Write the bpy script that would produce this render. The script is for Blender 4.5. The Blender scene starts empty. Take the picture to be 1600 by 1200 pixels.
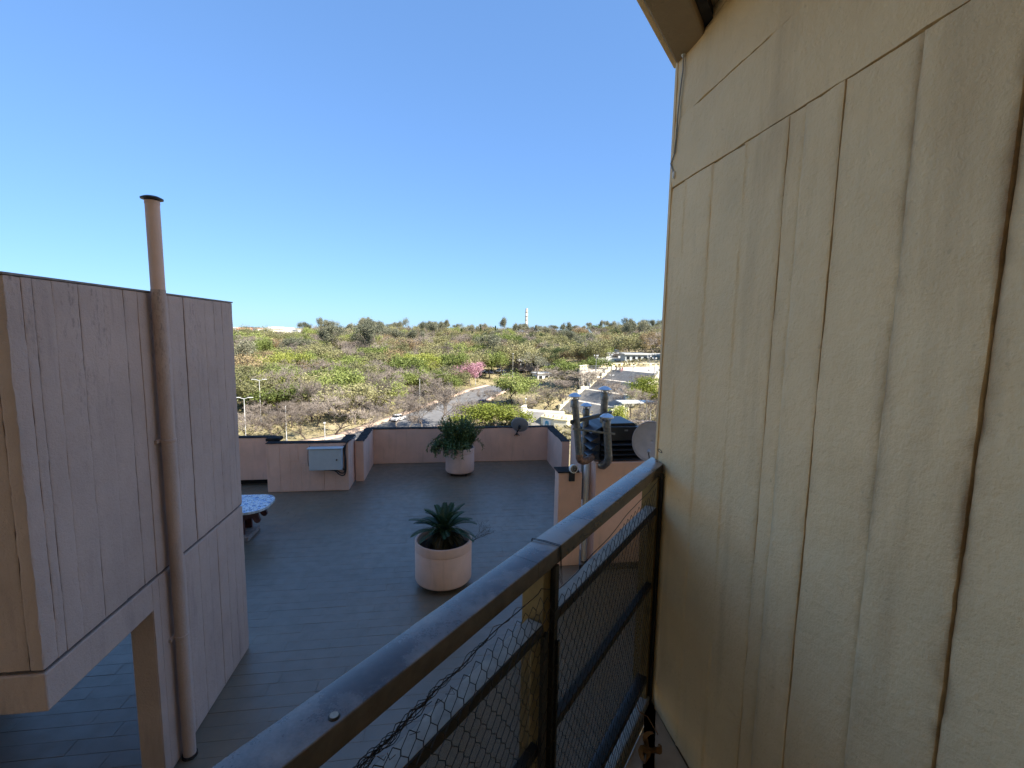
import bpy, bmesh, math, random
import numpy as np
from mathutils import Vector, Matrix, noise
rad = math.radians
scene = bpy.context.scene
col = scene.collection

# ------------------------------------------------------------------ camera
F = 720.0; CZ = 4.5; CAM = np.array([0, 0, CZ])
YAW, PITCH, ROLL = rad(8.13), rad(6.506), rad(-1.0045)
def cam_rot():
    cy, sy, cp, sp = math.cos(YAW), math.sin(YAW), math.cos(PITCH), math.sin(PITCH)
    f = np.array([sy*cp, cy*cp, -sp]); r = np.array([cy, -sy, 0.]); d = np.cross(f, r)
    c, s = math.cos(ROLL), math.sin(ROLL)
    return np.array([c*r+s*d, -s*r+c*d, f])
RC = cam_rot()
cd = bpy.data.cameras.new('camera'); cam = bpy.data.objects.new('camera', cd); col.objects.link(cam)
cd.sensor_width = 36; cd.lens = F/1600*36; cd.clip_start = 0.02; cd.clip_end = 9000
M = Matrix([[RC[0][i], -RC[1][i], -RC[2][i], CAM[i]] for i in range(3)] + [[0, 0, 0, 1]])
cam.matrix_world = M
scene.camera = cam
# ------------------------------------------------------------------ sky, sun, exposure
SUN_EL = rad(42); SUN_AZ = math.atan2(0.74, -0.67)
w = bpy.data.worlds.new('World'); scene.world = w; w.use_nodes = True
nt = w.node_tree; bg = nt.nodes['Background']
sk = nt.nodes.new('ShaderNodeTexSky'); sk.sky_type = 'NISHITA'; sk.sun_disc = False
sk.sun_elevation = SUN_EL; sk.sun_rotation = SUN_AZ
sk.air_density = 1.0; sk.dust_density = 0.15; sk.ozone_density = 4.0; sk.altitude = 400
gm = nt.nodes.new('ShaderNodeGamma'); gm.inputs[1].default_value = .5; nt.links.new(sk.outputs[0], gm.inputs[0])
tn = nt.nodes.new('ShaderNodeMix'); tn.data_type = 'RGBA'; tn.blend_type = 'MULTIPLY'; tn.inputs[0].default_value = 1
nt.links.new(gm.outputs[0], tn.inputs[6]); tn.inputs[7].default_value = (.43, .68, 1.05, 1)
nt.links.new(tn.outputs[2], bg.inputs[0]); bg.inputs[1].default_value = 0.15
sl = bpy.data.lights.new('sun', 'SUN'); sl.energy = 4.2; sl.angle = rad(0.53); sl.color = (1, .94, .84)
so = bpy.data.objects.new('sun', sl); col.objects.link(so)
sdir = Vector((math.sin(SUN_AZ)*math.cos(SUN_EL), math.cos(SUN_AZ)*math.cos(SUN_EL), math.sin(SUN_EL)))
so.rotation_euler = sdir.to_track_quat('Z', 'Y').to_euler(); so.location = sdir*60
vs = scene.view_settings; vs.view_transform = 'Standard'; vs.look = 'None'; vs.exposure = 1.68; vs.gamma = 1
vs.use_curve_mapping = False

# ------------------------------------------------------------------ pixel helpers (photo 1600x1200)
def ray(x, y): return RC.T @ np.array([(x-800)/F, (y-600)/F, 1.])
def onz(x, y, z): d = ray(x, y); return CAM + d*((z-CZ)/d[2])
def onx(x, y, X): d = ray(x, y); return CAM + d*(X/d[0])
def ony(x, y, Y): d = ray(x, y); return CAM + d*(Y/d[1])
def onpl(x, y, p0, n): d = ray(x, y); return CAM + d*(np.dot(np.array(p0)-CAM, n)/np.dot(d, n))
def atd(x, y, dep): return CAM + ray(x, y)*dep

# ------------------------------------------------------------------ material helpers
def nmat(name):
    m = bpy.data.materials.new(name); m.use_nodes = True
    return m, m.node_tree, m.node_tree.nodes['Principled BSDF']
def N(t, typ, **kw):
    n = t.nodes.new(typ)
    for k, v in kw.items():
        if k in n.inputs: n.inputs[k].default_value = v
        else: setattr(n, k, v)
    return n
def ramp(t, fac, stops):
    r = t.nodes.new('ShaderNodeValToRGB'); e = r.color_ramp.elements
    while len(e) < len(stops): e.new(.5)
    for i, (p, c) in enumerate(stops):
        e[i].position = p; e[i].color = (*c, 1) if len(c) == 3 else c
    t.links.new(fac, r.inputs[0]); return r.outputs[0]
def mixc(t, fac, a, b, mode='MIX'):
    n = t.nodes.new('ShaderNodeMix'); n.data_type = 'RGBA'; n.blend_type = mode
    for s, v in ((0, fac), (6, a), (7, b)):
        if isinstance(v, (int, float)): n.inputs[s].default_value = v
        elif isinstance(v, tuple): n.inputs[s].default_value = (*v, 1)
        else: t.links.new(v, n.inputs[s])
    return n.outputs[2]
def pos(t, scale=(1, 1, 1), world=True):
    if world: o = N(t, 'ShaderNodeNewGeometry').outputs['Position']
    else: o = N(t, 'ShaderNodeTexCoord').outputs['Object']
    m = N(t, 'ShaderNodeMapping'); m.inputs['Scale'].default_value = scale
    t.links.new(o, m.inputs[0]); return m.outputs[0]
def noi(t, vec, scale, detail=6, rough=.6):
    n = N(t, 'ShaderNodeTexNoise'); n.inputs['Scale'].default_value = scale
    n.inputs['Detail'].default_value = detail; n.inputs['Roughness'].default_value = rough
    t.links.new(vec, n.inputs['Vector']); return n.outputs[0]
def bump(t, b, h, strength, dist, prev=None):
    n = N(t, 'ShaderNodeBump'); n.inputs['Strength'].default_value = strength; n.inputs['Distance'].default_value = dist
    t.links.new(h, n.inputs['Height'])
    if prev: t.links.new(prev, n.inputs['Normal'])
    t.links.new(n.outputs[0], b.inputs['Normal']); return n.outputs[0]
def simple(name, c, rough=.6, metal=0, var=.25, scale=8, bmp=0, world=False):
    m, t, b = nmat(name); v = pos(t, world=world)
    f = noi(t, v, scale)
    lo = tuple(x*(1-var) for x in c); hi = tuple(min(1, x*(1+var)) for x in c)
    t.links.new(ramp(t, f, [(.3, lo), (.7, hi)]), b.inputs['Base Color'])
    b.inputs['Roughness'].default_value = rough; b.inputs['Metallic'].default_value = metal
    if bmp: bump(t, b, noi(t, v, scale*6), bmp, .01)
    return m

def concrete(name, c, dirt, streak_top=None, warm=None, fine=1.0):
    """painted, board-marked concrete: mottled paint, vertical run-off streaks, sandy grain"""
    m, t, b = nmat(name); v = pos(t); vst = pos(t, (1, 1, .12))
    big = noi(t, v, 1.6, 5); mid = noi(t, v, 9, 6); st = noi(t, vst, 7, 5); gr = noi(t, v, 130, 4, .7)
    c0 = ramp(t, big, [(.3, tuple(x*.86 for x in c)), (.7, tuple(min(1, x*1.08) for x in c))])
    c1 = mixc(t, ramp(t, mid, [(.35, (0, 0, 0)), (.75, (.35,)*3)]), c0, warm or tuple(x*.8 for x in c))
    c2 = mixc(t, ramp(t, st, [(.55, (0, 0, 0)), (.78, (.45,)*3)]), c1, dirt)
    c3 = mixc(t, ramp(t, noi(t, v, 46, 3, .5), [(.70, (0, 0, 0)), (.76, (.3,)*3)]), c2, dirt)
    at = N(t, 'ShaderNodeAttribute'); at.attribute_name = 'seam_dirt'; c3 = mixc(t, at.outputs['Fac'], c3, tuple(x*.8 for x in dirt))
    if streak_top is not None:
        z = N(t, 'ShaderNodeSeparateXYZ'); t.links.new(N(t, 'ShaderNodeNewGeometry').outputs['Position'], z.inputs[0])
        mr = N(t, 'ShaderNodeMapRange'); t.links.new(z.outputs[2], mr.inputs[0])
        mr.inputs[1].default_value = streak_top[0]; mr.inputs[2].default_value = streak_top[1]
        s2 = noi(t, pos(t, (1, 1, .07)), 5.5, 3); s3 = noi(t, pos(t, (1, 1, .35)), 38, 4, .7)
        k = N(t, 'ShaderNodeMath', operation='MULTIPLY'); t.links.new(ramp(t, s2, [(.5, (0,)*3), (.62, (1,)*3)]), k.inputs[0])
        t.links.new(mr.outputs[0], k.inputs[1])
        k2 = N(t, 'ShaderNodeMath', operation='MULTIPLY'); t.links.new(k.outputs[0], k2.inputs[0]); t.links.new(ramp(t, s3, [(.52, (0,)*3), (.66, (.5,)*3)]), k2.inputs[1])
        c3 = mixc(t, k2.outputs[0], c3, (.07, .06, .06))
    t.links.new(c3, b.inputs['Base Color']); b.inputs['Roughness'].default_value = .75
    b.inputs['Specular IOR Level'].default_value = .3
    p = bump(t, b, mid, .5*fine, .014); p = bump(t, b, noi(t, v, 42, 5, .7), .8*fine, .008, p); bump(t, b, gr, .6*fine, .004, p)
    return m

MT = {}
MT['beige'] = concrete('beige_paint', (.92, .655, .35), (.46, .28, .135), warm=(.88, .585, .28), fine=.9)
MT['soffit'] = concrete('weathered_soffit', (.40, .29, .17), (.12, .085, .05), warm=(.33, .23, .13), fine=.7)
MT['beige_dirt'] = simple('joint_dirt', (.30, .21, .125), .9, var=.4, scale=30, bmp=.5)
MT['pinkwall'] = concrete('pink_paint', (.53, .375, .305), (.23, .165, .14), streak_top=(3.0, 4.8), warm=(.54, .385, .33))
MT['pink_dirt'] = simple('pink_joint_dirt', (.11, .08, .075), .9, var=.4, scale=30)
MT['parapet'] = concrete('parapet_paint', (.78, .49, .37), (.44, .28, .21), warm=(.73, .44, .32), fine=.6)
MT['potpink'] = concrete('pot_paint', (.74, .50, .40), (.40, .27, .21), warm=(.68, .45, .35), fine=.3)
MT['membrane'] = simple('black_membrane', (.03, .027, .026), .95, var=.4, scale=6, bmp=.4)
MT['membrane'].node_tree.nodes['Principled BSDF'].inputs['Specular IOR Level'].default_value = .12
MT['black'] = simple('black_sheet', (.012, .012, .014), .38, var=.4, scale=5)
MT['blackfin'] = simple('fin_sheet', (.03, .034, .045), .3, var=.3, scale=5)
MT['galv'] = simple('galvanised', (.20, .20, .195), .42, .75, var=.3, scale=18)
MT['galvcap'] = simple('galvanised_cap', (.55, .57, .6), .28, .85, var=.2, scale=14)
MT['brace'] = simple('brace_steel', (.06, .065, .07), .5, .4, var=.3, scale=14)
MT['rustgalv'] = simple('rusty_elbow', (.22, .13, .09), .6, .4, var=.5, scale=16)
MT['steel_dark'] = simple('dark_bar', (.03, .026, .022), .45, .2, var=.4, scale=20)
MT['dust'] = simple('dusty_bar', (.34, .31, .26), .8, var=.25, scale=25)
MT['ochre'] = simple('ochre_post', (.20, .135, .05), .5, .2, var=.3, scale=10)
MT['wire'] = simple('wire', (.02, .015, .013), .6, .3, var=.3)
MT['white'] = simple('white_paint', (.75, .74, .70), .6, var=.08, scale=2)
MT['cream'] = simple('cream_paint', (.74, .68, .50), .7, var=.12, scale=1.2)
MT['creamy'] = simple('yellow_cream_paint', (.72, .62, .36), .7, var=.12, scale=1.2)
MT['greybox'] = simple('grey_enamel', (.48, .52, .53), .4, var=.06, scale=4)
MT['dishgrey'] = simple('dish_grey', (.30, .31, .33), .5, var=.08, scale=6)
MT['dishpink'] = simple('dish_pale', (.42, .38, .38), .55, var=.12, scale=6)
MT['cable'] = simple('black_cable', (.015, .015, .017), .5)
MT['cablegrey'] = simple('grey_cable', (.35, .33, .29), .6)
MT['balcony'] = simple('balcony_tiles', (.52, .40, .28), .6, var=.15, scale=9, bmp=.2)
MT['mildew'] = simple('mildew', (.035, .03, .025), .95, var=.5, scale=14)
MT['soil'] = simple('soil', (.03, .022, .016), .95, var=.5, scale=30, bmp=.8)
MT['redwood'] = simple('maroon_paint', (.10, .035, .03), .55, var=.3, scale=10)
MT['stonefoot'] = simple('foot_concrete', (.25, .21, .19), .9, var=.3, scale=14, bmp=.3)
MT['rubber'] = simple('rubber', (.02, .02, .02), .7)
MT['asphalt'] = simple('asphalt', (.16, .155, .15), .9, var=.25, scale=.25, world=True)
MT['walk'] = simple('pavement_tan', (.50, .36, .26), .9, var=.25, scale=.8, world=True)
MT['stonestep'] = simple('step_stone', (.33, .31, .28), .85, var=.2, scale=.7, world=True)
MT['landing'] = simple('landing_stone', (.48, .43, .36), .85, var=.15, scale=.7, world=True)
MT['glassdark'] = simple('dark_glass', (.02, .025, .03), .08, var=.2)
MT['carwhite'] = simple('car_white', (.78, .78, .77), .25, var=.03)
MT['cargrey'] = simple('car_grey', (.22, .23, .25), .25, .4, var=.05)
MT['cardark'] = simple('car_dark', (.03, .035, .06), .2, .2, var=.05)
MT['carred'] = simple('car_red', (.3, .03, .02), .25, var=.05)
MT['lampwhite'] = simple('lamp_white', (.5, .5, .48), .5)
MT['lampgrey'] = simple('lamp_grey', (.2, .2, .2), .5)
MT['roofgrey'] = simple('sheet_roof', (.45, .43, .40), .6, var=.15, scale=1)
MT['rooftile'] = simple('tile_roof', (.38, .18, .12), .8, var=.2, scale=1)
MT['blue'] = simple('blue_paint', (.05, .28, .42), .5, var=.2, scale=6)
MT['barkdark'] = simple('bark_dark', (.075, .055, .042), .95, var=.4, scale=3, bmp=.5)
MT['barkgrey'] = simple('bark_grey', (.21, .175, .145), .95, var=.35, scale=3, bmp=.5)
MT['barkpale'] = simple('bark_pale', (.48, .42, .35), .9, var=.3, scale=2, bmp=.3)
MT['deadleaf'] = simple('dead_leaf', (.20, .10, .035), .8, var=.4, scale=20)
MT['skin'] = simple('skin', (.45, .28, .2), .6, var=.1)
MT['cloth1'] = simple('cloth_dark', (.03, .03, .04), .9)
MT['cloth2'] = simple('cloth_red', (.3, .07, .07), .9)
MT['cloth3'] = simple('cloth_blue', (.07, .1, .22), .9)
MT['screw'] = simple('screw_brass', (.42, .33, .24), .45, .5, var=.3, scale=60)

def rail_mat():
    m, t, b = nmat('brown_lacquer'); v = pos(t)
    a = noi(t, v, 5, 5); f = noi(t, v, 240, 3, .7); g = noi(t, v, 26, 5)
    worn = N(t, 'ShaderNodeMath', operation='ADD'); t.links.new(a, worn.inputs[0])
    mm = N(t, 'ShaderNodeMath', operation='MULTIPLY'); mm.inputs[1].default_value = .12; t.links.new(f, mm.inputs[0]); t.links.new(mm.outputs[0], worn.inputs[1])
    sz = N(t, 'ShaderNodeSeparateXYZ'); t.links.new(N(t, 'ShaderNodeNewGeometry').outputs['Normal'], sz.inputs[0])
    wm = N(t, 'ShaderNodeMath', operation='MULTIPLY'); t.links.new(ramp(t, worn.outputs[0], [(.53, (0,)*3), (.70, (.85,)*3)]), wm.inputs[0]); t.links.new(ramp(t, sz.outputs[2], [(.5, (0,)*3), (.9, (1,)*3)]), wm.inputs[1])
    wf = wm.outputs[0]
    c = mixc(t, wf, ramp(t, g, [(.3, (.06, .042, .034)), (.7, (.105, .078, .066))]), (.36, .31, .27))
    t.links.new(c, b.inputs['Base Color'])
    t.links.new(ramp(t, wf, [(0, (.22,)*3), (1, (.5,)*3)]), b.inputs['Roughness'])
    b.inputs['Specular IOR Level'].default_value = .6; b.inputs['Coat Weight'].default_value = .15; b.inputs['Coat Roughness'].default_value = .2
    bump(t, b, f, .04, .0006); return m
MT['rail'] = rail_mat()

def floor_mat():
    m, t, b = nmat('terrace_paint'); v = pos(t)
    big = noi(t, v, .55, 6); mid = noi(t, v, 5, 6); sp = noi(t, v, 28, 2, .5); gr = noi(t, v, 90, 4)
    oi = N(t, 'ShaderNodeObjectInfo')
    c = ramp(t, big, [(.3, (.135, .104, .071)), (.55, (.165, .127, .086)), (.75, (.21, .162, .108))])
    c = mixc(t, ramp(t, mid, [(.45, (0,)*3), (.8, (.45,)*3)]), c, (.115, .092, .065))
    c = mixc(t, ramp(t, oi.outputs['Random'], [(0, (0,)*3), (1, (.07,)*3)]), c, (.10, .105, .10))
    c = mixc(t, ramp(t, sp, [(.79, (0,)*3), (.8, (.8,)*3)]), c, (.4, .4, .38))
    t.links.new(c, b.inputs['Base Color'])
    t.links.new(ramp(t, mid, [(.3, (.3,)*3), (.7, (.5,)*3)]), b.inputs['Roughness'])
    b.inputs['Specular IOR Level'].default_value = .75
    p = bump(t, b, mid, .3, .008); bump(t, b, gr, .4, .003, p); return m
MT['floor'] = floor_mat()
def glass_mat():
    m, t, b = nmat('dusty_smoked_glass'); v = pos(t)
    t.nodes.remove(b); out = t.nodes['Material Output']
    tr = N(t, 'ShaderNodeBsdfTransparent'); tr.inputs[0].default_value = (.80, .79, .76, 1)
    df = N(t, 'ShaderNodeBsdfDiffuse'); df.inputs[0].default_value = (.32, .29, .25, 1)
    gl = N(t, 'ShaderNodeBsdfGlossy'); gl.inputs['Roughness'].default_value = .08
    m1 = N(t, 'ShaderNodeMixShader'); t.links.new(ramp(t, noi(t, v, 6), [(.3, (.28,)*3), (.7, (.42,)*3)]), m1.inputs[0])
    t.links.new(tr.outputs[0], m1.inputs[1]); t.links.new(df.outputs[0], m1.inputs[2])
    m2 = N(t, 'ShaderNodeMixShader'); m2.inputs[0].default_value = .04
    t.links.new(m1.outputs[0], m2.inputs[1]); t.links.new(gl.outputs[0], m2.inputs[2]); t.links.new(m2.outputs[0], out.inputs[0]); return m
MT['glass'] = glass_mat()
def mosaic_mat():
    m, t, b = nmat('mosaic'); v = pos(t)
    vo = N(t, 'ShaderNodeTexVoronoi'); vo.inputs['Scale'].default_value = 17; t.links.new(v, vo.inputs['Vector'])
    ve = N(t, 'ShaderNodeTexVoronoi', feature='DISTANCE_TO_EDGE'); ve.inputs['Scale'].default_value = 17; t.links.new(v, ve.inputs['Vector'])
    s = N(t, 'ShaderNodeSeparateColor'); t.links.new(vo.outputs['Color'], s.inputs[0])
    c = ramp(t, s.outputs[0], [(0, (.62, .66, .72)), (.45, (.35, .46, .66)), (.7, (.12, .2, .42)), (.8, (.6, .62, .65))])
    c.node.color_ramp.interpolation = 'CONSTANT'
    c = mixc(t, ramp(t, ve.outputs[0], [(.02, (1,)*3), (.06, (0,)*3)]), c, (.1, .1, .12))
    t.links.new(c, b.inputs['Base Color']); b.inputs['Roughness'].default_value = .25; return m
MT['mosaic'] = mosaic_mat()
def foliage(name, cols, trans=.25, rnd=.5, rough=.6):
    m, t, b = nmat(name); out = t.nodes['Material Output']
    oi = N(t, 'ShaderNodeObjectInfo'); g = N(t, 'ShaderNodeNewGeometry')
    n = noi(t, pos(t, world=False), 1.1, 3)
    mth = N(t, 'ShaderNodeMath', operation='ADD'); t.links.new(n, mth.inputs[0])
    m2 = N(t, 'ShaderNodeMath', operation='MULTIPLY_ADD'); t.links.new(oi.outputs['Random'], m2.inputs[0]); m2.inputs[1].default_value = rnd; m2.inputs[2].default_value = -rnd/2
    t.links.new(m2.outputs[0], mth.inputs[1])
    m3 = N(t, 'ShaderNodeMath', operation='MULTIPLY_ADD'); t.links.new(g.outputs['Random Per Island'], m3.inputs[0]); m3.inputs[1].default_value = .3; m3.inputs[2].default_value = -.15
    m4 = N(t, 'ShaderNodeMath', operation='ADD'); t.links.new(mth.outputs[0], m4.inputs[0]); t.links.new(m3.outputs[0], m4.inputs[1])
    k = len(cols); c = ramp(t, m4.outputs[0], [(.15+.7*i/(k-1), q) for i, q in enumerate(cols)])
    t.links.new(c, b.inputs['Base Color']); b.inputs['Roughness'].default_value = rough; b.inputs['Specular IOR Level'].default_value = .25
    tl = N(t, 'ShaderNodeBsdfTranslucent'); t.links.new(c, tl.inputs[0])
    mx = N(t, 'ShaderNodeMixShader'); mx.inputs[0].default_value = trans
    t.links.new(b.outputs[0], mx.inputs[1]); t.links.new(tl.outputs[0], mx.inputs[2]); t.links.new(mx.outputs[0], out.inputs[0]); return m
MT['leaf_green'] = foliage('leaf_green', [(.10, .13, .032), (.195, .235, .06), (.31, .34, .105)])
MT['leaf_lime'] = foliage('leaf_lime', [(.16, .19, .03), (.26, .29, .05), (.36, .36, .10)])
MT['leaf_olive'] = foliage('leaf_olive', [(.13, .13, .058), (.24, .23, .10), (.36, .33, .165)])
MT['leaf_gum'] = foliage('leaf_gum', [(.11, .12, .08), (.20, .20, .13), (.30, .285, .19)])
MT['leaf_dark'] = foliage('leaf_dark', [(.03, .05, .02), (.065, .095, .035), (.13, .155, .055)])
MT['leaf_rust'] = foliage('leaf_rust', [(.16, .115, .06), (.26, .19, .10), (.35, .27, .14)])
MT['leaf_pink'] = foliage('blossom_pink', [(.36, .16, .21), (.50, .27, .32), (.56, .38, .40)])
MT['twig'] = foliage('twig_grey', [(.13, .105, .085), (.21, .175, .145), (.30, .25, .205)], trans=0)
MT['cactus'] = foliage('prickly_pear', [(0.204, 0.240, 0.060), (0.324, 0.336, 0.084), (0.456, 0.408, 0.120)], trans=0)
MT['straw'] = foliage('straw', [(.26, .21, .11), (.37, .30, .165), (.46, .39, .23)], trans=.1)
MT['scrub'] = foliage('scrub', [(.12, .115, .055), (.22, .19, .095), (.32, .26, .14)], trans=.1)
MT['cycad'] = foliage('cycad_leaf', [(.02, .045, .022), (.04, .08, .038), (.065, .12, .055)], trans=.1, rough=.35)
MT['cycad_dead'] = foliage('cycad_dead', [(.03, .03, .014), (.05, .045, .02), (.08, .06, .03)], trans=.1)
MT['succ'] = foliage('trailing_leaf', [(.10, .15, .055), (.19, .26, .10), (.30, .37, .16)], trans=.1, rough=.5)
def ground_mat():
    m, t, b = nmat('dry_ground'); v = pos(t)
    a = noi(t, v, .035, 6); f = noi(t, v, .35, 6); h = noi(t, v, 2.5, 4)
    c = ramp(t, a, [(.3, (.20, .18, .095)), (.5, (.34, .28, .165)), (.7, (.43, .36, .235))])
    c = mixc(t, ramp(t, f, [(.42, (0,)*3), (.62, (.8,)*3)]), c, (.25, .22, .115))
    c = mixc(t, ramp(t, h, [(.5, (0,)*3), (.75, (.5,)*3)]), c, (.15, .12, .06))
    t.links.new(c, b.inputs['Base Color']); b.inputs['Roughness'].default_value = .95
    b.inputs['Specular IOR Level'].default_value = .1
    bump(t, b, h, .6, .15); return m
MT['ground'] = ground_mat()

# ------------------------------------------------------------------ object helpers
def origin(o):
    v = Vector((0, 0, 0))
    while o: v += o.location; o = o.parent
    return v
def tag(o, label=None, cat=None, group=None, kind=None):
    if label: o['label'] = label
    if cat: o['category'] = cat
    if group: o['group'] = group
    if kind: o['kind'] = kind
    return o
def empty(name, loc, label, cat, group=None):
    o = bpy.data.objects.new(name, None); col.objects.link(o); o.location = Vector([float(x) for x in loc]); o.empty_display_size = .2
    return tag(o, label, cat, group)
class MB:
    def __init__(s): s.v = []; s.f = []
    def add(s, vs, fs):
        k = len(s.v); s.v += [tuple(float(q) for q in p) for p in vs]; s.f += [tuple(k+i for i in f) for f in fs]; return s
    def box(s, a, b, ax=None, o=None):
        """box between corners a and b, optionally in a local frame (three axes) at o"""
        P = [(x, y, z) for z in (a[2], b[2]) for y in (a[1], b[1]) for x in (a[0], b[0])]
        if ax is not None:
            o = np.zeros(3) if o is None else np.array(o)
            P = [o + np.array(ax[0])*p[0] + np.array(ax[1])*p[1] + np.array(ax[2])*p[2] for p in P]
        return s.add(P, [(0, 2, 3, 1), (4, 5, 7, 6), (0, 1, 5, 4), (2, 6, 7, 3), (0, 4, 6, 2), (1, 3, 7, 5)])
    def prism(s, poly, z0, z1):
        n = len(poly); a = sum(poly[i][0]*poly[(i+1) % n][1]-poly[(i+1) % n][0]*poly[i][1] for i in range(n))
        if a < 0: poly = poly[::-1]
        P = [(p[0], p[1], z0) for p in poly]+[(p[0], p[1], z1) for p in poly]
        return s.add(P, [tuple(range(n))[::-1], tuple(range(n, 2*n))]+[(i, (i+1) % n, n+(i+1) % n, n+i) for i in range(n)])
    def tube(s, path, r, sides=8, caps=True):
        path = [Vector(p) for p in path]; n = len(path); k = len(s.v)
        rs = r if isinstance(r, (list, tuple)) else [r]*n
        prev = None
        for i, p in enumerate(path):
            d = (path[min(i+1, n-1)]-path[max(i-1, 0)])
            if d.length < 1e-9: d = Vector((0, 0, 1))
            d.normalize()
            if prev is None: u = d.orthogonal().normalized()
            else:
                u = prev-d*prev.dot(d)
                u = u.normalized() if u.length > 1e-6 else d.orthogonal().normalized()
            prev = u; v = d.cross(u)
            for j in range(sides):
                a = 2*math.pi*j/sides; q = p+(u*math.cos(a)+v*math.sin(a))*rs[i]; s.v.append(tuple(q))
        for i in range(n-1):
            for j in range(sides):
                j2 = (j+1) % sides; s.f.append((k+i*sides+j, k+i*sides+j2, k+(i+1)*sides+j2, k+(i+1)*sides+j))
        if caps and sides > 2:
            s.f.append(tuple(k+j for j in range(sides))[::-1]); s.f.append(tuple(k+(n-1)*sides+j for j in range(sides)))
        return s
    def lathe(s, c, prof, sides=32, axis=None):
        """prof: list of (radius, height) along axis from c"""
        ax = Vector(axis or (0, 0, 1)).normalized(); u = ax.orthogonal().normalized(); v = ax.cross(u); c = Vector(c); k = len(s.v)
        for r, h in prof:
            for j in range(sides):
                a = 2*math.pi*j/sides; s.v.append(tuple(c+ax*h+(u*math.cos(a)+v*math.sin(a))*r))
        for i in range(len(prof)-1):
            for j in range(sides):
                j2 = (j+1) % sides; s.f.append((k+i*sides+j, k+i*sides+j2, k+(i+1)*sides+j2, k+(i+1)*sides+j))
        s.f.append(tuple(k+j for j in range(sides))[::-1]); s.f.append(tuple(k+(len(prof)-1)*sides+j for j in range(sides)))
        return s
    def build(s, name, mat, parent=None, smooth=False, bevel=0):
        if parent: off = np.array(origin(parent))
        else:
            a = np.array(s.v); off = (a.min(0)+a.max(0))/2; off[2] = a[:, 2].min()
        me = bpy.data.meshes.new(name); me.from_pydata([tuple(np.array(p)-off) for p in s.v], [], s.f); me.update()
        if smooth: me.polygons.foreach_set('use_smooth', [True]*len(me.polygons)); me.set_sharp_from_angle(angle=rad(42))
        me.materials.append(MT[mat])
        o = bpy.data.objects.new(name, me); col.objects.link(o)
        if parent: o.parent = parent
        else: o.location = Vector(off)
        if bevel:
            b = o.modifiers.new('bevel', 'BEVEL'); b.width = bevel; b.segments = 2; b.limit_method = 'ANGLE'
        return o
def structure(o): o['kind'] = 'structure'; return o

# ================================================================== LARGE STRUCTURE: ground
CP = []
def cp(x, y, d): CP.append(atd(x, y, d))
for x, y, d in [(380, 692, 86), (450, 690, 88), (530, 688, 90), (600, 658, 109), (660, 640, 121), (700, 622, 142), (770, 602, 168), (830, 592, 178),
                (330, 640, 106), (400, 640, 106), (480, 640, 112), (400, 603, 140), (330, 603, 140), (400, 566, 190), (330, 560, 190), (400, 538, 270), (330, 538, 280),
                (480, 600, 145), (550, 602, 150), (550, 566, 195), (550, 540, 275), (640, 590, 165), (640, 560, 205), (700, 566, 205), (700, 544, 275),
                (620, 529, 350), (500, 529, 360), (750, 528, 380), (900, 528, 390), (1000, 521, 400), (1080, 517, 400), (830, 560, 230), (900, 570, 195),
                (900, 550, 260), (975, 562, 190), (1030, 560, 180), (1000, 545, 260),
                (780, 690, 90), (820, 690, 90), (770, 640, 118), (820, 628, 124), (850, 640, 118), (900, 600, 132), (880, 612, 128), (930, 582, 134), (905, 580, 160),
                (1000, 640, 98), (1040, 620, 100), (1100, 640, 85), (1060, 690, 70), (960, 690, 75)]: cp(x, y, d)
for p in [(-150, 0), (-80, 0), (0, 0), (60, -10), (120, 0), (-60, 50), (0, 55), (40, 50), (-20, 30), (0, -120), (-150, -120), (150, -120)]: CP.append(np.array([*p, -17.]))
for az, dd, z in [(-60, 200, -10), (-60, 450, 0), (60, 130, -6), (60, 300, 4), (80, 120, -12), (-80, 150, -16), (-40, 700, .5), (-25, 700, .5), (0, 700, -1), (20, 700, 0), (40, 700, 6), (60, 700, 4), (-60, 700, 0)]:
    a = rad(az); CP.append(np.array([math.sin(a)*dd, math.cos(a)*dd, z]))
CP = np.array(CP)
def tps(d): return np.where(d > 0, d*d*np.log(np.maximum(d, 1e-9)), 0)
_c = CP[:, :2]/100; _n = len(CP)
_A = np.zeros((_n+3, _n+3)); _A[:_n, :_n] = tps(np.linalg.norm(_c[:, None]-_c[None], axis=2))+np.eye(_n)*.01
_A[:_n, _n] = 1; _A[:_n, _n+1:] = _c; _A[_n, :_n] = 1; _A[_n+1:, :_n] = _c.T
_w = np.linalg.solve(_A, np.concatenate([CP[:, 2], np.zeros(3)]))
def gz(xy):
    xy = np.atleast_2d(np.array(xy, float)); q = xy/100
    z = tps(np.linalg.norm(q[:, None]-_c[None], axis=2)) @ _w[:_n] + _w[_n] + q @ _w[_n+1:]
    r = np.linalg.norm(xy, axis=1); k = np.clip((r-450)/350, 0, 1); k = k*k*(3-2*k)
    z = np.clip(z, -17.6, 14)*(1-k) + (-1.0)*k
    T0 = atd(955, 577, 130); dx = xy-T0[:2]; u = dx @ np.array([.503, -.864]); v = dx @ np.array([.864, .503])
    lim = T0[2]-1.6+np.clip(v, -20.5, 0)*.52-.12*np.clip(u-15, 0, 60)
    zone = (u > -2.5) & (u < 60) & (v > -24) & (v < 24)
    return np.where(zone, np.minimum(z, np.maximum(lim, -17.6)), z)
def gz1(x, y): return float(gz([(x, y)])[0])
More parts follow.
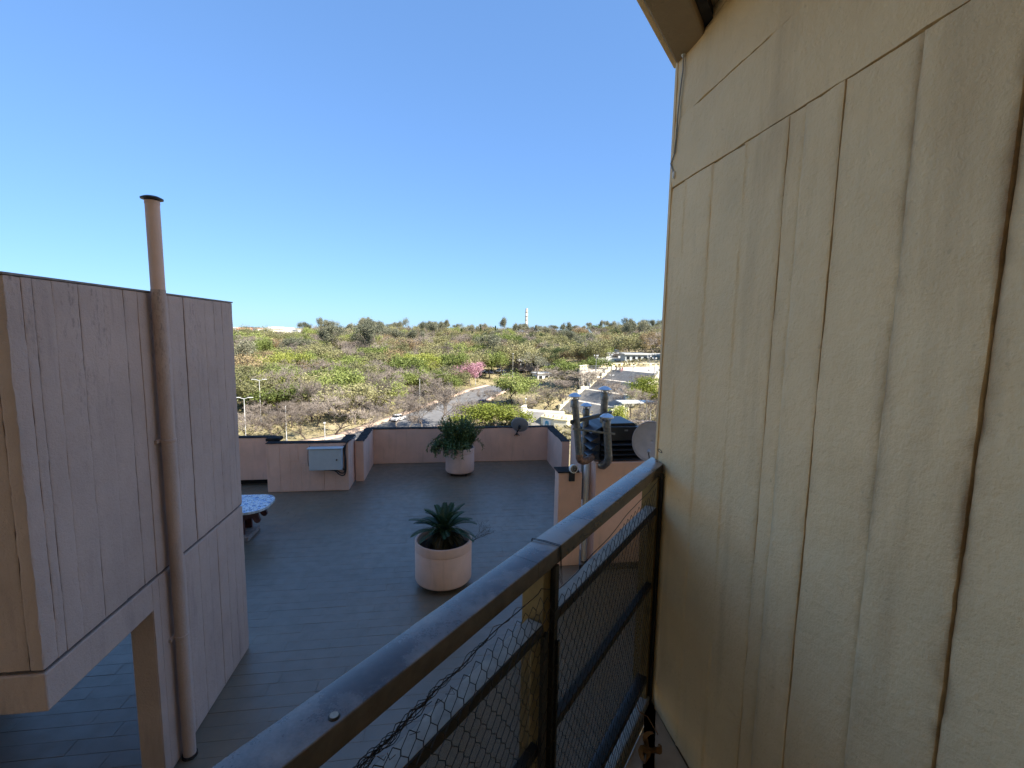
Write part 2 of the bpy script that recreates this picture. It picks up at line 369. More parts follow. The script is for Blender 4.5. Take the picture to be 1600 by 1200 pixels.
def ghit(px, py):
    """first ground point under a photo pixel"""
    d = ray(px, py); ts = np.concatenate([np.arange(50, 420, 1.0), np.arange(420, 1500, 8)])
    P = CAM + d[None]*ts[:, None]; under = P[:, 2] < gz(P[:, :2])
    i = int(np.argmax(under)) if under.any() else len(ts)-1
    return np.array([P[i, 0], P[i, 1], gz1(P[i, 0], P[i, 1])]), float(ts[i])
xs = np.unique(np.concatenate([np.arange(-240, 241, 4), np.linspace(-4000, -240, 18), np.linspace(240, 4000, 18)]))
ys = np.unique(np.concatenate([np.arange(20, 440, 4), np.linspace(-2500, 20, 14), np.linspace(440, 6000, 26)]))
G = np.array([(x, y) for y in ys for x in xs]); Z = np.concatenate([gz(G[i:i+3000]) for i in range(0, len(G), 3000)])
mb = MB(); nx = len(xs)
mb.v = [(float(g[0]), float(g[1]), float(z)) for g, z in zip(G, Z)]
mb.f = [(j*nx+i, j*nx+i+1, (j+1)*nx+i+1, (j+1)*nx+i) for j in range(len(ys)-1) for i in range(nx-1)]
structure(mb.build('ground', 'ground', smooth=True))

# road and its tan footpath, laid on the ground
def ribbon(name, line, offs, z, mat, thick=0):
    mb = MB(); L = []
    for i in range(len(line)-1):
        for k in range(8): L.append(line[i]+(line[i+1]-line[i])*k/8)
    L.append(line[-1]); L = np.array(L)
    for _ in range(6): L[1:-1] = (L[:-2]+2*L[1:-1]+L[2:])/4
    for i, p in enumerate(L):
        d = L[min(i+1, len(L)-1)]-L[max(i-1, 0)]; d /= np.linalg.norm(d); n = np.array([d[1], -d[0]])
        for o in offs: q = p+n*o; mb.v.append((q[0], q[1], gz1(*q)+z))
    m = len(offs)
    mb.f = [(i*m+j, i*m+j+1, (i+1)*m+j+1, (i+1)*m+j) for i in range(len(L)-1) for j in range(m-1)]
    o = structure(mb.build(name, mat, smooth=True))
    if thick:
        sm = o.modifiers.new('solid', 'SOLIDIFY'); sm.thickness = thick; sm.offset = -1
    return L
edge = [ghit(*p)[0][:2] for p in [(400, 706), (470, 696), (540, 684), (600, 661), (650, 643), (700, 624), (735, 611), (765, 603)]]
edge = [edge[0]+(edge[0]-edge[2])*1.5]+edge
ROAD = ribbon('road', edge, [0, 2.5, 5, 7.5, 10, 12.5], .10, 'asphalt')
ribbon('pavement', edge, [-2.4, -1.2, -.02], .25, 'walk', .35)
ribbon('far_pavement', edge, [12.52, 13.6, 14.6], .25, 'walk', .35)

# ------------------------------------------------------------------ terrace floor with painted paving flags
fl = MB().box((-9, 2.0, -.4), (3.9, 15.6, -.006)).build('terrace_floor', 'floor'); structure(fl)
rng = random.Random(5)
TL, TW = .40, .2
tiles = []
for j in range(int(13.3/TW)):
    y0 = 2.15+j*TW; sh = rng.random()*TL
    x = -8.9-sh
    while x < 3.5:
        L = TL*rng.choice([1, 2, 3, 2, 1.5, 4]); tiles.append((x, y0, min(L, 3.6-x))); x += L
def tile_geo(mb, cx, cy, L, W, dz, tx, ty):
    g = .0006; b = .0025; h = .004
    P = []
    for (ix, z) in ((0, -.0022), (b, 0)):
        for sx, sy in ((-1, -1), (1, -1), (1, 1), (-1, 1)):
            ux = sx*(L/2-g-ix); uy = sy*(W/2-g-ix); P.append((cx+ux, cy+uy, z+dz+(tx*ux+ty*uy if z == 0 else 0)+(h if z == 0 else 0)*0))
    mb.add(P, [(4, 5, 6, 7), (0, 1, 5, 4), (1, 2, 6, 5), (2, 3, 7, 6), (3, 0, 4, 7)])
def tvis(t):
    cx, cy = t[0]+t[2]/2, t[1]+TW/2
    v = RC @ (np.array([cx, cy, 0])-CAM); px, py = 800+F*v[0]/v[2], 600+F*v[1]/v[2]
    if not (0 < px < 900 and py < 1200): return -1
    if px < 300 and cy > 6.6: return -1
    if px < 380-(1012-py)*.05 and py < 1012: return -1
    if py > 1190-(px-370)*.73 and px > 370: return -1
    return t[2]*TW/(v[2]**3)
sc = sorted(range(len(tiles)), key=lambda i: -tvis(tiles[i])); near = set(sc[:290]); rest = MB(); tmesh = {}
for i, (x, y, L) in enumerate(tiles):
    if L < .1: continue
    cx, cy = x+L/2, y+TW/2; dz = rng.uniform(.0004, .0022); tx, ty = rng.uniform(-.003, .003), rng.uniform(-.008, .008)
    if i in near:
        key = (round(L, 2), rng.randrange(3))
        if key not in tmesh:
            m_ = MB(); tile_geo(m_, 0, 0, L, TW, .002, rng.uniform(-.003, .003), rng.uniform(-.009, .009))
            me = bpy.data.meshes.new('paving_flag'); me.from_pydata(m_.v, [], m_.f); me.materials.append(MT['floor']); tmesh[key] = me
        o = bpy.data.objects.new('paving_flag', tmesh[key]); col.objects.link(o); o.parent = fl
        o.location = Vector((cx, cy, dz-.002))-fl.location
    else: tile_geo(rest, cx, cy, L, TW, dz, tx, ty)
rest.build('paving_flags', 'floor', fl)['kind'] = 'stuff'

# ------------------------------------------------------------------ terrace building: body and parapets
tb = empty('terrace_building', (-2, 15.7, 0), 'pink rendered roof parapet with black capping around the grey terrace', 'parapet')
MB().box((-9.1, 1.9, -18), (9, 15.85, -.41)).build('wall_body', 'parapet', tb)
def parapet(a, b, top, mat='parapet', cap=True, zb=0.001):
    MB().box((a[0], a[1], zb), (b[0], b[1], top)).build('parapet_wall', mat, tb, bevel=.012)
    if cap:
        mb = MB(); r = random.Random(int(a[0]*100+a[1]*10)); x0, y0, x1, y1 = a[0]-.012, a[1]-.012, b[0]+.012, b[1]+.012
        n = 14
        alongx = (x1-x0) > (y1-y0); rows = []
        for i in range(n+1):
            u = i/n; j = r.uniform(-.012, .012); k = r.uniform(-.012, .012); hz = top+.007+r.uniform(0, .007)
            lo, hi = (y0, y1) if alongx else (x0, x1)
            pts = [(lo+j, top-.006+r.uniform(-.012, .004)), (lo+j+.006, hz), (hi+k-.006, hz), (hi+k, top-.006+r.uniform(-.012, .004))]
            s_ = (x0+(x1-x0)*u) if alongx else (y0+(y1-y0)*u)
            rows.append([(s_, p[0], p[1]) if alongx else (p[0], s_, p[1]) for p in pts])
        for i in range(n):
            for q in range(3): mb.add([rows[i][q], rows[i][q+1], rows[i+1][q+1], rows[i+1][q]], [(0, 1, 2, 3)])
        mb.build('capping', 'membrane', tb)
parapet((-9.1, 13.62, 0), (-4.86, 13.85), 1.40, zb=.17)
MB().box((-9.1, 13.80, .001), (-4.86, 13.84, .168)).build('drain_recess', 'membrane', tb)
parapet((-4.84, 13.0), (-2.70, 13.25), 1.37)
parapet((-2.95, 13.28), (-2.70, 13.99), 1.36)
parapet((-2.66, 13.75), (-2.42, 15.52), 1.22)
parapet((-2.67, 15.55), (3.75, 15.8), 1.19)
parapet((3.5, 13.45), (3.74, 15.5), 1.18)
parapet((3.765, 9.2), (4.0, 13.43), 1.75)
MB().box((-4.95, 13.27, 1.36), (-4.58, 13.6, 1.45)).build('roof_upstand', 'membrane', tb, bevel=.02)
# board marks on the left parapet panel
for x0, x1, z0, z1, d in [(-4.83, -4.50, .02, 1.33, .008), (-4.495, -4.23, .02, 1.33, .004), (-4.225, -4.02, .88, 1.33, .007), (-4.225, -3.95, .02, .87, .005), (-3.945, -3.35, .02, .80, .009), (-3.345, -3.05, .02, .80, .005), (-3.045, -2.72, .02, 1.33, .007)]:
    MB().box((x0, 13-d, z0), (x1, 13.0005, z1)).build('concrete_panel', 'parapet', tb, bevel=.003)
MB().box((2.1, 8.24, .001), (2.56, 8.55, 1.86)).build('stub_wall', 'parapet', tb, bevel=.015)
MB().box((2.08, 8.22, 1.861), (2.5, 8.57, 1.885)).build('capping', 'membrane', tb, bevel=.006)

# ------------------------------------------------------------------ board-marked concrete strip builder
def strip(name, mat, parent, a0, a1, z0, z1, plane, depth, seed, cell=.02, wob=.006, amp=.003, gap0=.004, gap1=.004, zgap=.003, ridge0=0, ridge1=0, dirt0=0, dirt1=0, zwob=.006):
    """a0..a1 along wall, z0..z1 up; plane(a, out, z) -> world; face lies 'depth' proud"""
    W0 = a1-a0; off = [o_ for o_ in (0, .0022, .005, .009, .015) if o_ < W0*.3]; mid = max(1, int((W0-2*off[-1])/cell)); lo_ = off[-1]
    cols = [('l', o_) for o_ in off]+[('m', k/mid) for k in range(1, mid)]+[('r', o_) for o_ in off[::-1]]
    na = len(cols)-1; nz = max(4, int((z1-z0)/cell)); mb = MB(); dirtv = []
    def edge(z, s): return wob*max(0, .3+.3*noise.noise(Vector((s*3.7, z*1.3, seed)))+.6*noise.noise(Vector((s*9.1, z*13, seed)))+.6*noise.noise(Vector((s*5.1, z*45, seed))))
    for j in range(nz+1):
        v = j/nz; z = z0+zgap+(z1-z0-2*zgap)*v
        zw = (0 if 0 < j < nz else (1 if j == 0 else -1))
        l = a0+gap0+abs(edge(z, seed)); r = a1-gap1-abs(edge(z, seed+7.3))
        for i in range(na+1):
            kd, cv = cols[i]; a = l+cv if kd == 'l' else (r-cv if kd == 'r' else l+lo_+(r-l-2*lo_)*cv); u = (a-l)/(r-l)
            P = Vector((a*3.1, z*2.2, seed*1.7)); d = depth+amp*(noise.noise(P)*.9+.55*noise.noise(P*4.3)+.3*noise.noise(P*11))
            e = min(u*(r-l), (1-u)*(r-l), (z-z0)*.5, (z1-z)*.5)
            d -= .004*math.exp(-max(e, 0)/.008)
            el, er = u*(r-l), (1-u)*(r-l); rn_ = .6+.5*noise.noise(Vector((seed, z*6, 1.3)))
            d += rn_*(ridge0*math.exp(-(el/.007)**2)+ridge1*math.exp(-(er/.007)**2))
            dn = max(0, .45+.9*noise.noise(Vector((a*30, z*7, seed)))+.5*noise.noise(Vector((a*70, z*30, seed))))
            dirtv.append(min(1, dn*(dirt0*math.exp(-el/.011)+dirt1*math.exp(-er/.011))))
            mb.v.append(tuple(float(q) for q in plane(a, d, z+zw*zwob*max(0, noise.noise(Vector((a*9, seed, z)))+.5*noise.noise(Vector((a*33, seed, z)))))))
    W = na+1
    mb.f = [(j*W+i, j*W+i+1, (j+1)*W+i+1, (j+1)*W+i) for j in range(nz) for i in range(na)]
    ring = [i for i in range(W)]+[j*W+na for j in range(1, nz+1)]+[nz*W+i for i in range(na-1, -1, -1)]+[j*W for j in range(nz-1, 0, -1)]
    k = len(mb.v)
    for q in ring:
        j, i = divmod(q, W); z = z0+zgap+(z1-z0-2*zgap)*j/nz
        a = a0+gap0+abs(edge(z, seed)) if i == 0 else (a1-gap1-abs(edge(z, seed+7.3)) if i == na else a0+gap0+(W0-gap0-gap1)*(cols[i][1] if cols[i][0] == 'm' else (cols[i][1]/W0 if cols[i][0] == 'l' else 1-cols[i][1]/W0)))
        mb.v.append(tuple(float(x) for x in plane(a, -.004, z)))
    m = len(ring)
    mb.f += [(ring[i], k+i, k+(i+1) % m, ring[(i+1) % m]) for i in range(m)]
    o = mb.build(name, mat, parent, smooth=True)
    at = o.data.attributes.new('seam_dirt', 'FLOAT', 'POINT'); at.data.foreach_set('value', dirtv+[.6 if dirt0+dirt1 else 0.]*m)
    bm = bmesh.new(); bm.from_mesh(o.data); bmesh.ops.recalc_face_normals(bm, faces=bm.faces); bm.to_mesh(o.data); bm.free()
    return o

# ------------------------------------------------------------------ the building the balcony belongs to
XW = .92
ab = empty('apartment_building', (XW, 1.0, -18), 'beige board-marked concrete wall of the tall building beside the balcony', 'building')
MB().box((XW+.012, -12, -17.9), (22, 1.875, 21)).build('wall_body', 'beige_dirt', ab)
MB().box((-15, -12, -17.9), (XW+.01, -2.6, 20.9)).build('wall_body', 'beige', ab)
wp = lambda a, d, z: (XW+.012-d, a, z)
yb = [1.893, 1.76, 1.58, 1.39, 1.21, 1.15, 1.03, .85, .67, .50, .33, .12, -.1, -.5, -1.1, -1.8, -2.6]
dep = [.006, .009, .0045, .0095, .006, .011, .006, .012, .007, .012, .008, .011, .007, .01, .006, .01]
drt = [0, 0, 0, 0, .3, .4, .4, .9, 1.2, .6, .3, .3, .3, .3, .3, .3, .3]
gp = [.0, -.003, -.003, -.003, .0, .0002, .0002, .0008, .0008, .0006, 0, 0, 0, 0, 0, 0, 0]
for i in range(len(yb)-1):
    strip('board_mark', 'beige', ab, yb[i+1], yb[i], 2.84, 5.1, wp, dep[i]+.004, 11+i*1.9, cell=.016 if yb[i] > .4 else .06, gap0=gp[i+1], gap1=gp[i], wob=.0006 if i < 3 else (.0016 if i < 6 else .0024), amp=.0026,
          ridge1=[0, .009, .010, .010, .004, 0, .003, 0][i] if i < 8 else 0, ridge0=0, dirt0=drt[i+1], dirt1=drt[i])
for z0, z1, d in ((5.1, 5.36, .010), (5.36, 5.61, .008), (5.61, 8.2, .009)):
    strip('board_mark', 'beige', ab, -2.6, 1.893, z0, z1, wp, d+.003, z0*3.3, cell=.03 if z0 < 5.6 else .2, wob=.001, amp=.004, zgap=.0012)
MB().box((XW-.002, 1.8755, -17), (22, 1.893, 21)).build('end_wall', 'beige', ab)
RA = rad(41.8); rt = np.array([math.sin(RA), math.cos(RA), 0]); rn = np.array([math.cos(RA), -math.sin(RA), 0]); rz = np.array([0, 0, 1.])
RAX = (rt, rn, rz)
def rbox(mb, t0, t1, n0, n1, z0, z1): return mb.box((t0, n0, z0), (t1, n1, z1), RAX)
def rpt(t, n, z): return tuple(rt*t+rn*n+rz*z)
# balcony slab: between the railing line and the walls
def rl(t, n): p = rt*t+rn*n; return (p[0], p[1])
tw = (XW-.002+.60*math.cos(RA))/math.sin(RA)
poly = [(XW+.002, 1.87), rl(tw-.07, -.50), rl(-1.6, -.50), (-1.2, -2.59), (XW+.002, -2.59)]
MB().prism(poly, 2.6, 2.84).build('balcony_floor', 'balcony', ab)
poly2 = [(XW+.03, 1.7), rl(tw-.09, -.435), rl(-2, -.435), (-1.8, -2.59), (XW+.03, -2.59)]
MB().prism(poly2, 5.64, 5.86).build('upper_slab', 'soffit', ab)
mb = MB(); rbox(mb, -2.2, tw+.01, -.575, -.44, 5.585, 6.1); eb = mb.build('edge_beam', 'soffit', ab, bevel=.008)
mb = MB(); rbox(mb, -2.2, tw+.03, -.60, -.577, 5.60, 6.1); mb.build('drip_edge', 'beige', eb, bevel=.004)
mb = MB(); rbox(mb, -2.2, tw-.09, -.439, -.405, 5.61, 5.66); mb.build('mildewed_groove', 'mildew', eb)
mb = MB(); rbox(mb, .25, tw-.08, -.58, -.52, 2.78, 2.875); mb.build('kerb', 'dust', ab, bevel=.006)

# ------------------------------------------------------------------ pink rooftop volume on the left
XL = -2.75
pv = empty('rooftop_volume', (XL, 5, 0), 'pinkish board-marked concrete roof volume with an open passage beneath it', 'building')
MB().box((-7.5, 3.375, 2.10), (XL-.012, 6.49, 4.80)).build('upper_body', 'pink_dirt', pv)
MB().box((-7.49, 3.36, 1.80), (XL-.004, 6.489, 2.085)).build('beam', 'pinkwall', pv, bevel=.012)
MB().box((-2.96, 4.53, .001), (XL-.012, 6.488, 1.799)).build('lower_wall', 'pinkwall', pv)
MB().box((-5.8, 3.5, .001), (-5.6, 6.45, 1.798)).build('unseen_shade_wall', 'pinkwall', pv)  # unseen wall, added to keep sky light off the passage floor
MB().box((-5.0, 4.5, .001), (-4.75, 5.2, 1.798)).build('pier', 'pinkwall', pv)
lp = lambda a, d, z: (XL-.012+d, a, z)
Lb = [3.362, 3.48, 3.56, 3.72, 3.95, 4.2, 4.45, 4.63, 4.88, 5.10, 5.36, 5.57, 5.78, 6.0, 6.2, 6.38, 6.50]
r = random.Random(3)
gsel = [.0, -.001, .001, -.004, .0005, -.004, .001, -.002, .001, -.004, .0012, -.001, -.004, .001, -.001, .001, .0]
for i in range(len(Lb)-1):
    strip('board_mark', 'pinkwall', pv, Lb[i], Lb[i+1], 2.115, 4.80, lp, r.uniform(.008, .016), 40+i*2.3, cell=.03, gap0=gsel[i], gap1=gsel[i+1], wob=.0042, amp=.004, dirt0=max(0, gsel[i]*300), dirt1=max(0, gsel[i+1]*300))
for i in range(len(Lb)-1):
    if Lb[i] < 4.4: continue
    a = max(Lb[i], 4.533)
    strip('board_mark', 'pinkwall', pv, a, Lb[i+1], .02, 2.075, lp, r.uniform(.008, .016), 90+i*2.3, cell=.035, gap0=gsel[i]*.7, gap1=gsel[i+1]*.7, wob=.003, amp=.003)
fp = lambda a, d, z: (a, 3.375-d, z)
fb = [-2.752, -2.84, -3.1, -3.4, -3.8, -4.4, -5.2, -6.2, -7.5]
for i in range(len(fb)-1):
    strip('board_mark', 'pinkwall', pv, fb[i+1], fb[i], 2.115, 4.80, fp, .020 if i == 0 else r.uniform(.008, .015), 140+i*2.3, cell=.035, wob=.01, amp=.006, gap0=.003, gap1=.0)
mb = MB(); n = 40; rr = random.Random(9)
MB().box((-7.505, 3.35, 4.802), (XL+.003, 6.507, 4.818)).build('roof_capping', 'stonefoot', pv, bevel=.004)
# vent pipe on the wall
vp = empty('vent_pipe', (XL+.078, 4.80, 0), 'pinkish painted vent pipe with a cap rising up the roof volume wall', 'pipe')
c = (XL+.078, 4.80)
MB().lathe((*c, .03), [(.059, 0), (.059, 4.8)], 24).build('pipe', 'pinkwall', vp, smooth=True)
MB().lathe((*c, 4.83), [(.057, 0), (.057, .80)], 24).build('upper_pipe', 'potpink', vp, smooth=True)
MB().lathe((*c, 5.60), [(.0595, 0), (.0595, .03)], 24).build('collar', 'potpink', vp, smooth=True)
MB().lathe((*c, 5.631), [(.05, 0), (.088, .01), (.088, .022), (.055, .038), (.0, .045)], 24).build('cap', 'steel_dark', vp, smooth=True)
for zc in (1.35, 3.38):
    MB().lathe((*c, zc), [(.0605, 0), (.065, .004), (.065, .026), (.0605, .03)], 24).box((XL-.01, 4.71, zc), (XL+.03, 4.89, zc+.03)).build('bracket', 'pinkwall', vp, smooth=True)
MB().lathe((*c, .0), [(.07, 0), (.07, .03)], 20).build('foot', 'membrane', vp)

# ================================================================== balcony railing
ZR = 3.95
rg = empty('balcony_railing', rpt(1.0, -.56, 2.84), 'brown lacquered metal balcony railing with dark crossbars meeting the beige wall', 'railing')
def tof(x, y): return float(onz(x, y, ZR) @ rt)
seams = [-.35, tof(802, 867), tof(889, 805), tof(942, 766), tof(976, 740), tw+.0]
for i in range(len(seams)-1):
    mb = MB(); n0, n1 = -.597, -.521
    a, b = seams[i]+.0006, seams[i+1]-.0006
    prof = [(n0, ZR-.042), (n1, ZR-.042), (n1, ZR-.003), (n1-.001, ZR-.001), (n1-.003, ZR), (n0+.003, ZR), (n0+.001, ZR-.001), (n0, ZR-.003)]
    if i == len(seams)-2:
        Pb = []
        for n, z in prof:
            te = (XW-.004 - n*math.cos(RA))/math.sin(RA); Pb.append(rpt(te, n, z))
    else: Pb = [rpt(b, n, z) for n, z in prof]
    P = [rpt(a, n, z) for n, z in prof]+Pb; k = len(prof)
    mb.add(P, [tuple(range(k)), tuple(range(k, 2*k))[::-1]]+[(j, k+j, k+(j+1) % k, (j+1) % k) for j in range(k)])
    mb.build('top_rail', 'rail', rg, smooth=True)
sc0 = onz(522, 1120, ZR); MB().lathe((sc0[0], sc0[1], ZR-.002), [(.0085, 0), (.0085, .003), (.007, .0045)], 24).build('plug', 'steel_dark', rg, smooth=True)
MB().lathe((sc0[0], sc0[1], ZR), [(.0062, 0), (.0062, .0032)], 20).build('screw_head', 'screw', rg)
def bar(z, th, t0, t1, n0=-.575, n1=-.527, m='steel_dark'):
    mb = MB(); rbox(mb, t0, t1, n0, n1, z-th, z); o = mb.build('crossbar', m, rg, bevel=.0015)
    if z < 3.7: return
    mb = MB(); rbox(mb, t0+.001, t1-.001, n0+.002, n1-.004, z+.0003, z+.0016); mb.build('dust_layer', 'dust', o)
for t0, t1 in ((-.3, .955), (1.005, tw-.13)):
    bar(3.765, .028, t0, t1); bar(3.425, .026, t0, t1, -.556, -.532); bar(2.985, .03, t0, t1)
    mb = MB(); rbox(mb, t0+.004, t1-.004, -.566, -.561, 3.0, 3.735); mb.build('glass_panel', 'glass', rg)
for t0, th in ((.956, .047), (tw-.13, .04)):
    mb = MB(); rbox(mb, t0, t0+th, -.594, -.53, 2.84, ZR-.043); o = mb.build('post', 'ochre', rg, bevel=.002)
    mb = MB(); rbox(mb, t0+th-.014, t0+th+.006, -.5295, -.515, 2.845, ZR-.043); mb.build('flat_bar', 'steel_dark', o, bevel=.001)
    if t0 < 1.1:
        mb = MB(); rbox(mb, t0-.012, t0+.012, -.5295, -.519, 2.845, 3.74); mb.build('flat_bar', 'steel_dark', o, bevel=.001)
        mb = MB(); rbox(mb, t0+th-.002, t0+th+.007, -.5145, -.508, 2.845, 3.70); mb.build('flat_bar', 'steel_dark', o, bevel=.001)
# thin wire lashing round the rail
tl = tof(846, 848)
pth = [rpt(tl+.012*k, n, z) for k, n, z in ((0, -.601, ZR-.044), (0, -.601, ZR+.002), (.3, -.56, ZR+.0035), (.6, -.519, ZR+.002), (.7, -.5165, ZR-.05), (.5, -.51, ZR-.10), (.2, -.53, ZR-.05), (0, -.56, ZR-.046), (0, -.601, ZR-.044))]
pth2 = [tuple(np.array(p)+rt*.005+rz*.0005) for p in pth]
tag(MB().tube(pth, .0011, 5).tube(pth2, .0011, 5).build('wire_tie', 'wire', smooth=True), 'thin black wire lashed round the brown handrail above the middle post', 'wire')

# chicken wire hung inside the railing
def wire_top(t):
    K = [(-.3, 3.87), (.2, 3.872), (.32, 3.876), (.46, 3.872), (.56, 3.878), (.72, 3.884), (.9, 3.897), (.99, 3.852), (1.10, 3.848), (1.33, 3.858), (1.53, 3.885), (1.9, 3.91)]
    for (a, za), (b, zb) in zip(K, K[1:]):
        if a <= t <= b: return za+(zb-za)*(t-a)/(b-a)
    return 3.9
def wire_pos(t, z):
    d = noise.noise(Vector((t*5, z*5, 3.3)))*.006; e = noise.noise(Vector((t*9, z*9, 9.3)))*.004
    zz = 2.86+(z-2.86)*(wire_top(t)-2.86)/(3.9-2.86)
    if t < .9:
        k = max(0, (z-3.55)/.35)
        zz -= .005*k*math.sin(t*23)+.010*k*noise.noise(Vector((t*14, 1, z*6)))
    return Vector(rpt(t+e, -.508+d, zz+e))
mb = MB(); s = .0205; hx = s*1.08; ed = set()
import itertools
rowh = 1.5*s*.92; colw = math.sqrt(3)*s*1.0
nrow = int(1.04/rowh); ncol = int((1.86-.05)/colw)
def wt(i, j, k):  # two vertices per hex cell (brick lattice)
    t = .05+(i+(.5 if j % 2 else 0))*colw; z = 2.86+j*rowh+(s*.5 if k else 0)
    return t, z
for j in range(nrow):
    for i in range(ncol):
        a = wt(i, j, 0); b = wt(i, j, 1)
        def seg(p, q, rr):
            if max(p[0], q[0]) > tw-.065: return
            if max(p[1], q[1]) > 3.9: return
            mb.tube([wire_pos(*p), wire_pos(*q)], rr, 3, False)
        seg(a, b, .0013)
        # up-left and up-right joins
        o = 0 if j % 2 == 0 else 1
        seg(b, wt(i-1+o, j+1, 0), .0009); seg(b, wt(i+o, j+1, 0), .0009)
for t0, t1 in ((.05, .95), (.98, tw-.07)):
    mb.tube([wire_pos(t0+(t1-t0)*k/60, 3.9) for k in range(61)], .0011, 4)
rr = random.Random(21)
for q in range(9):   # twisted bundle under the rail
    t0 = .12+rr.random()*.15; t1 = t0+.3+rr.random()*.35; off = rr.uniform(-.009, .006)
    pts = []
    for k in range(40):
        t = t0+(t1-t0)*k/39; p = wire_pos(t, 3.9); a = k*1.1+q
        pts.append(p+Vector((0, 0, off+.005*math.sin(a)))+Vector(rn)*(.005*math.cos(a)))
    mb.tube(pts, .0008, 3, False)
for q in range(26):
    t = rr.choice([.27, .36, .48, .56, .38, .30])+rr.uniform(-.035, .035); p = wire_pos(t, 3.9-rr.random()**2*.07)
    mb.tube([p, p+Vector((rr.uniform(-.012, .012), rr.uniform(-.012, .012), rr.uniform(-.016, .012))), p+Vector((rr.uniform(-.02, .02), rr.uniform(-.02, .02), rr.uniform(-.02, .02)))], .0007, 3, False)
tag(mb.build('chicken_wire', 'wire'), 'dark hexagonal chicken wire netting hung along the inside of the railing', 'netting')
# small fixings near the wall
p = onx(1033, 706, XW-.002)
hk = MB().tube([p+np.array(q) for q in ((.004, .0, -.004), (-.008, .006, .0), (-.014, .004, .009), (-.012, -.006, .014), (-.008, -.015, .009), (-.004, -.018, .002))], .0014, 6).build('wire_hook', 'wire', smooth=True)
tag(hk, 'small bent black wire hook in the beige wall above the handrail end', 'hook')
pts = [onx(x, y, XW-.006) for x, y in ((1068, 86), (1067, 110), (1063, 140), (1059, 180), (1057, 215), (1054, 240), (1048, 256), (1052, 268), (1053, 274))]
pts2 = [q+np.array([-.003, -.005-.004*math.sin(i), 0]) for i, q in enumerate(pts[:6])]
cb = empty('loose_cable', pts[-1], 'pale loose cable hanging down the corner of the beige wall below the slab', 'cable')
MB().tube(pts, .0028, 6).build('cable', 'cablegrey', cb, smooth=True)
MB().tube(pts2, .0024, 6).build('cable', 'dust', cb, smooth=True)
MB().lathe(tuple(pts[-1]-np.array([0, 0, .012])), [(.003, 0), (.006, .004), (.006, .022), (.003, .028)], 10).build('plug', 'white', cb, smooth=True)
MB().lathe(tuple(pts[0]), [(.004, -.008), (.009, 0), (.008, .01), (.003, .016)], 8).build('connector', 'white', cb, smooth=True)
# dry leaf caught between railing and wall
rr = random.Random(4)
def leaf(o, base, L, W, d, curl, seed):
    mb = MB(); d = Vector(d).normalized(); sd = d.cross(Vector((.3, -.4, .2))).normalized(); up = d.cross(sd)
    n = 14
    for i in range(n+1):
        u = i/n; c = Vector(base)+d*L*u+up*(.25*L*math.sin(u*2.6))*curl+sd*.03*math.sin(u*5+seed)
        wd = W*(math.sin(math.pi*min(1, u*.92+.06))**.8)*(1+.25*math.sin(u*17+seed))
        for q in (-1, -.5, 0, .5, 1): mb.v.append(tuple(c+sd*wd*q+up*(abs(q)**1.5*W*.9*math.sin(u*4+seed))))
    mb.f = [(i*5+j, i*5+j+1, (i+1)*5+j+1, (i+1)*5+j) for i in range(n) for j in range(4)]
    return mb.build('leaf_blade', 'deadleaf', o, smooth=True)
lb = onz(1016, 1170, 2.85)
lf = empty('dry_leaf', lb, 'curled brown dead leaf caught between the railing foot and wall', 'leaf')
A0, A1, A2 = onz(1012, 1120, 2.99), onz(1028, 1148, 2.95), onz(1010, 1185, 2.87)
leaf(lf, A1, .12, .016, tuple(A2-A1), 1, 1); leaf(lf, A1+np.array([-.01, 0, -.02]), .09, .02, (-.05, -.06, -.03), .8, 4)
MB().tube([tuple(onz(993, 1096, 3.03)), tuple(onz(999, 1112, 3.02)), tuple(A0), tuple(A1)], [.0016, .0026, .0026, .002], 5).build('stalk', 'deadleaf', lf, smooth=True)

# ================================================================== things on the terrace
# --- planter builder
def planter(loc, R, H, label):
    o = empty('planter', loc, label, 'planter'); x, y = loc[0], loc[1]
    prof = [(R-.09, .0), (R-.03, .01), (R-.008, .03), (R, .06), (R, H-.17), (R-.006, H-.163), (R-.006, H-.157), (R+.002, H-.15), (R+.004, H-.012), (R-.004, H), (R-.036, H), (R-.042, H-.012), (R-.045, H-.2)]
    MB().lathe((x, y, .085), prof, 64).build('pot', 'potpink', o, smooth=True)
    mb = MB(); k = 40; mb.v.append((x, y, .085+H-.13))
    for q in range(1, 7):
        for j in range(k):
            a = 2*math.pi*j/k; r_ = (R-.043)*q/6; mb.v.append((x+r_*math.cos(a), y+r_*math.sin(a), .085+H-.16+.03*noise.noise(Vector((r_*7*math.cos(a), r_*7*math.sin(a), x)))))
    mb.f = [(0, 1+j, 1+(j+1) % k) for j in range(k)]+[(1+q*k+j, 1+(q+1)*k+j, 1+(q+1)*k+(j+1) % k, 1+q*k+(j+1) % k) for q in range(5) for j in range(k)]
    mb.build('soil', 'soil', o, smooth=True)
    MB().box((x-R*.6, y-R*.6, .058), (x+R*.6, y+R*.6, .084)).build('trolley', 'steel_dark', o)
    for a in (.6, 2.2, 3.75, 5.3):
        cx, cy = x+R*.72*math.cos(a), y+R*.72*math.sin(a)
        MB().lathe((cx-.012, cy, .03), [(.029, 0), (.029, .03)], 14, (1, 0, 0)).box((cx-.02, cy-.02, .05), (cx+.025, cy+.02, .084)).build('castor', 'rubber', o)
    return o
P1 = (-.05, 7.93, 0); planter(P1, .5, .74, 'round pink planter on castors holding the cycad')
P2 = (.42, 14.28, 0); planter(P2, .45, .78, 'round pink planter by the back parapet with trailing plant')
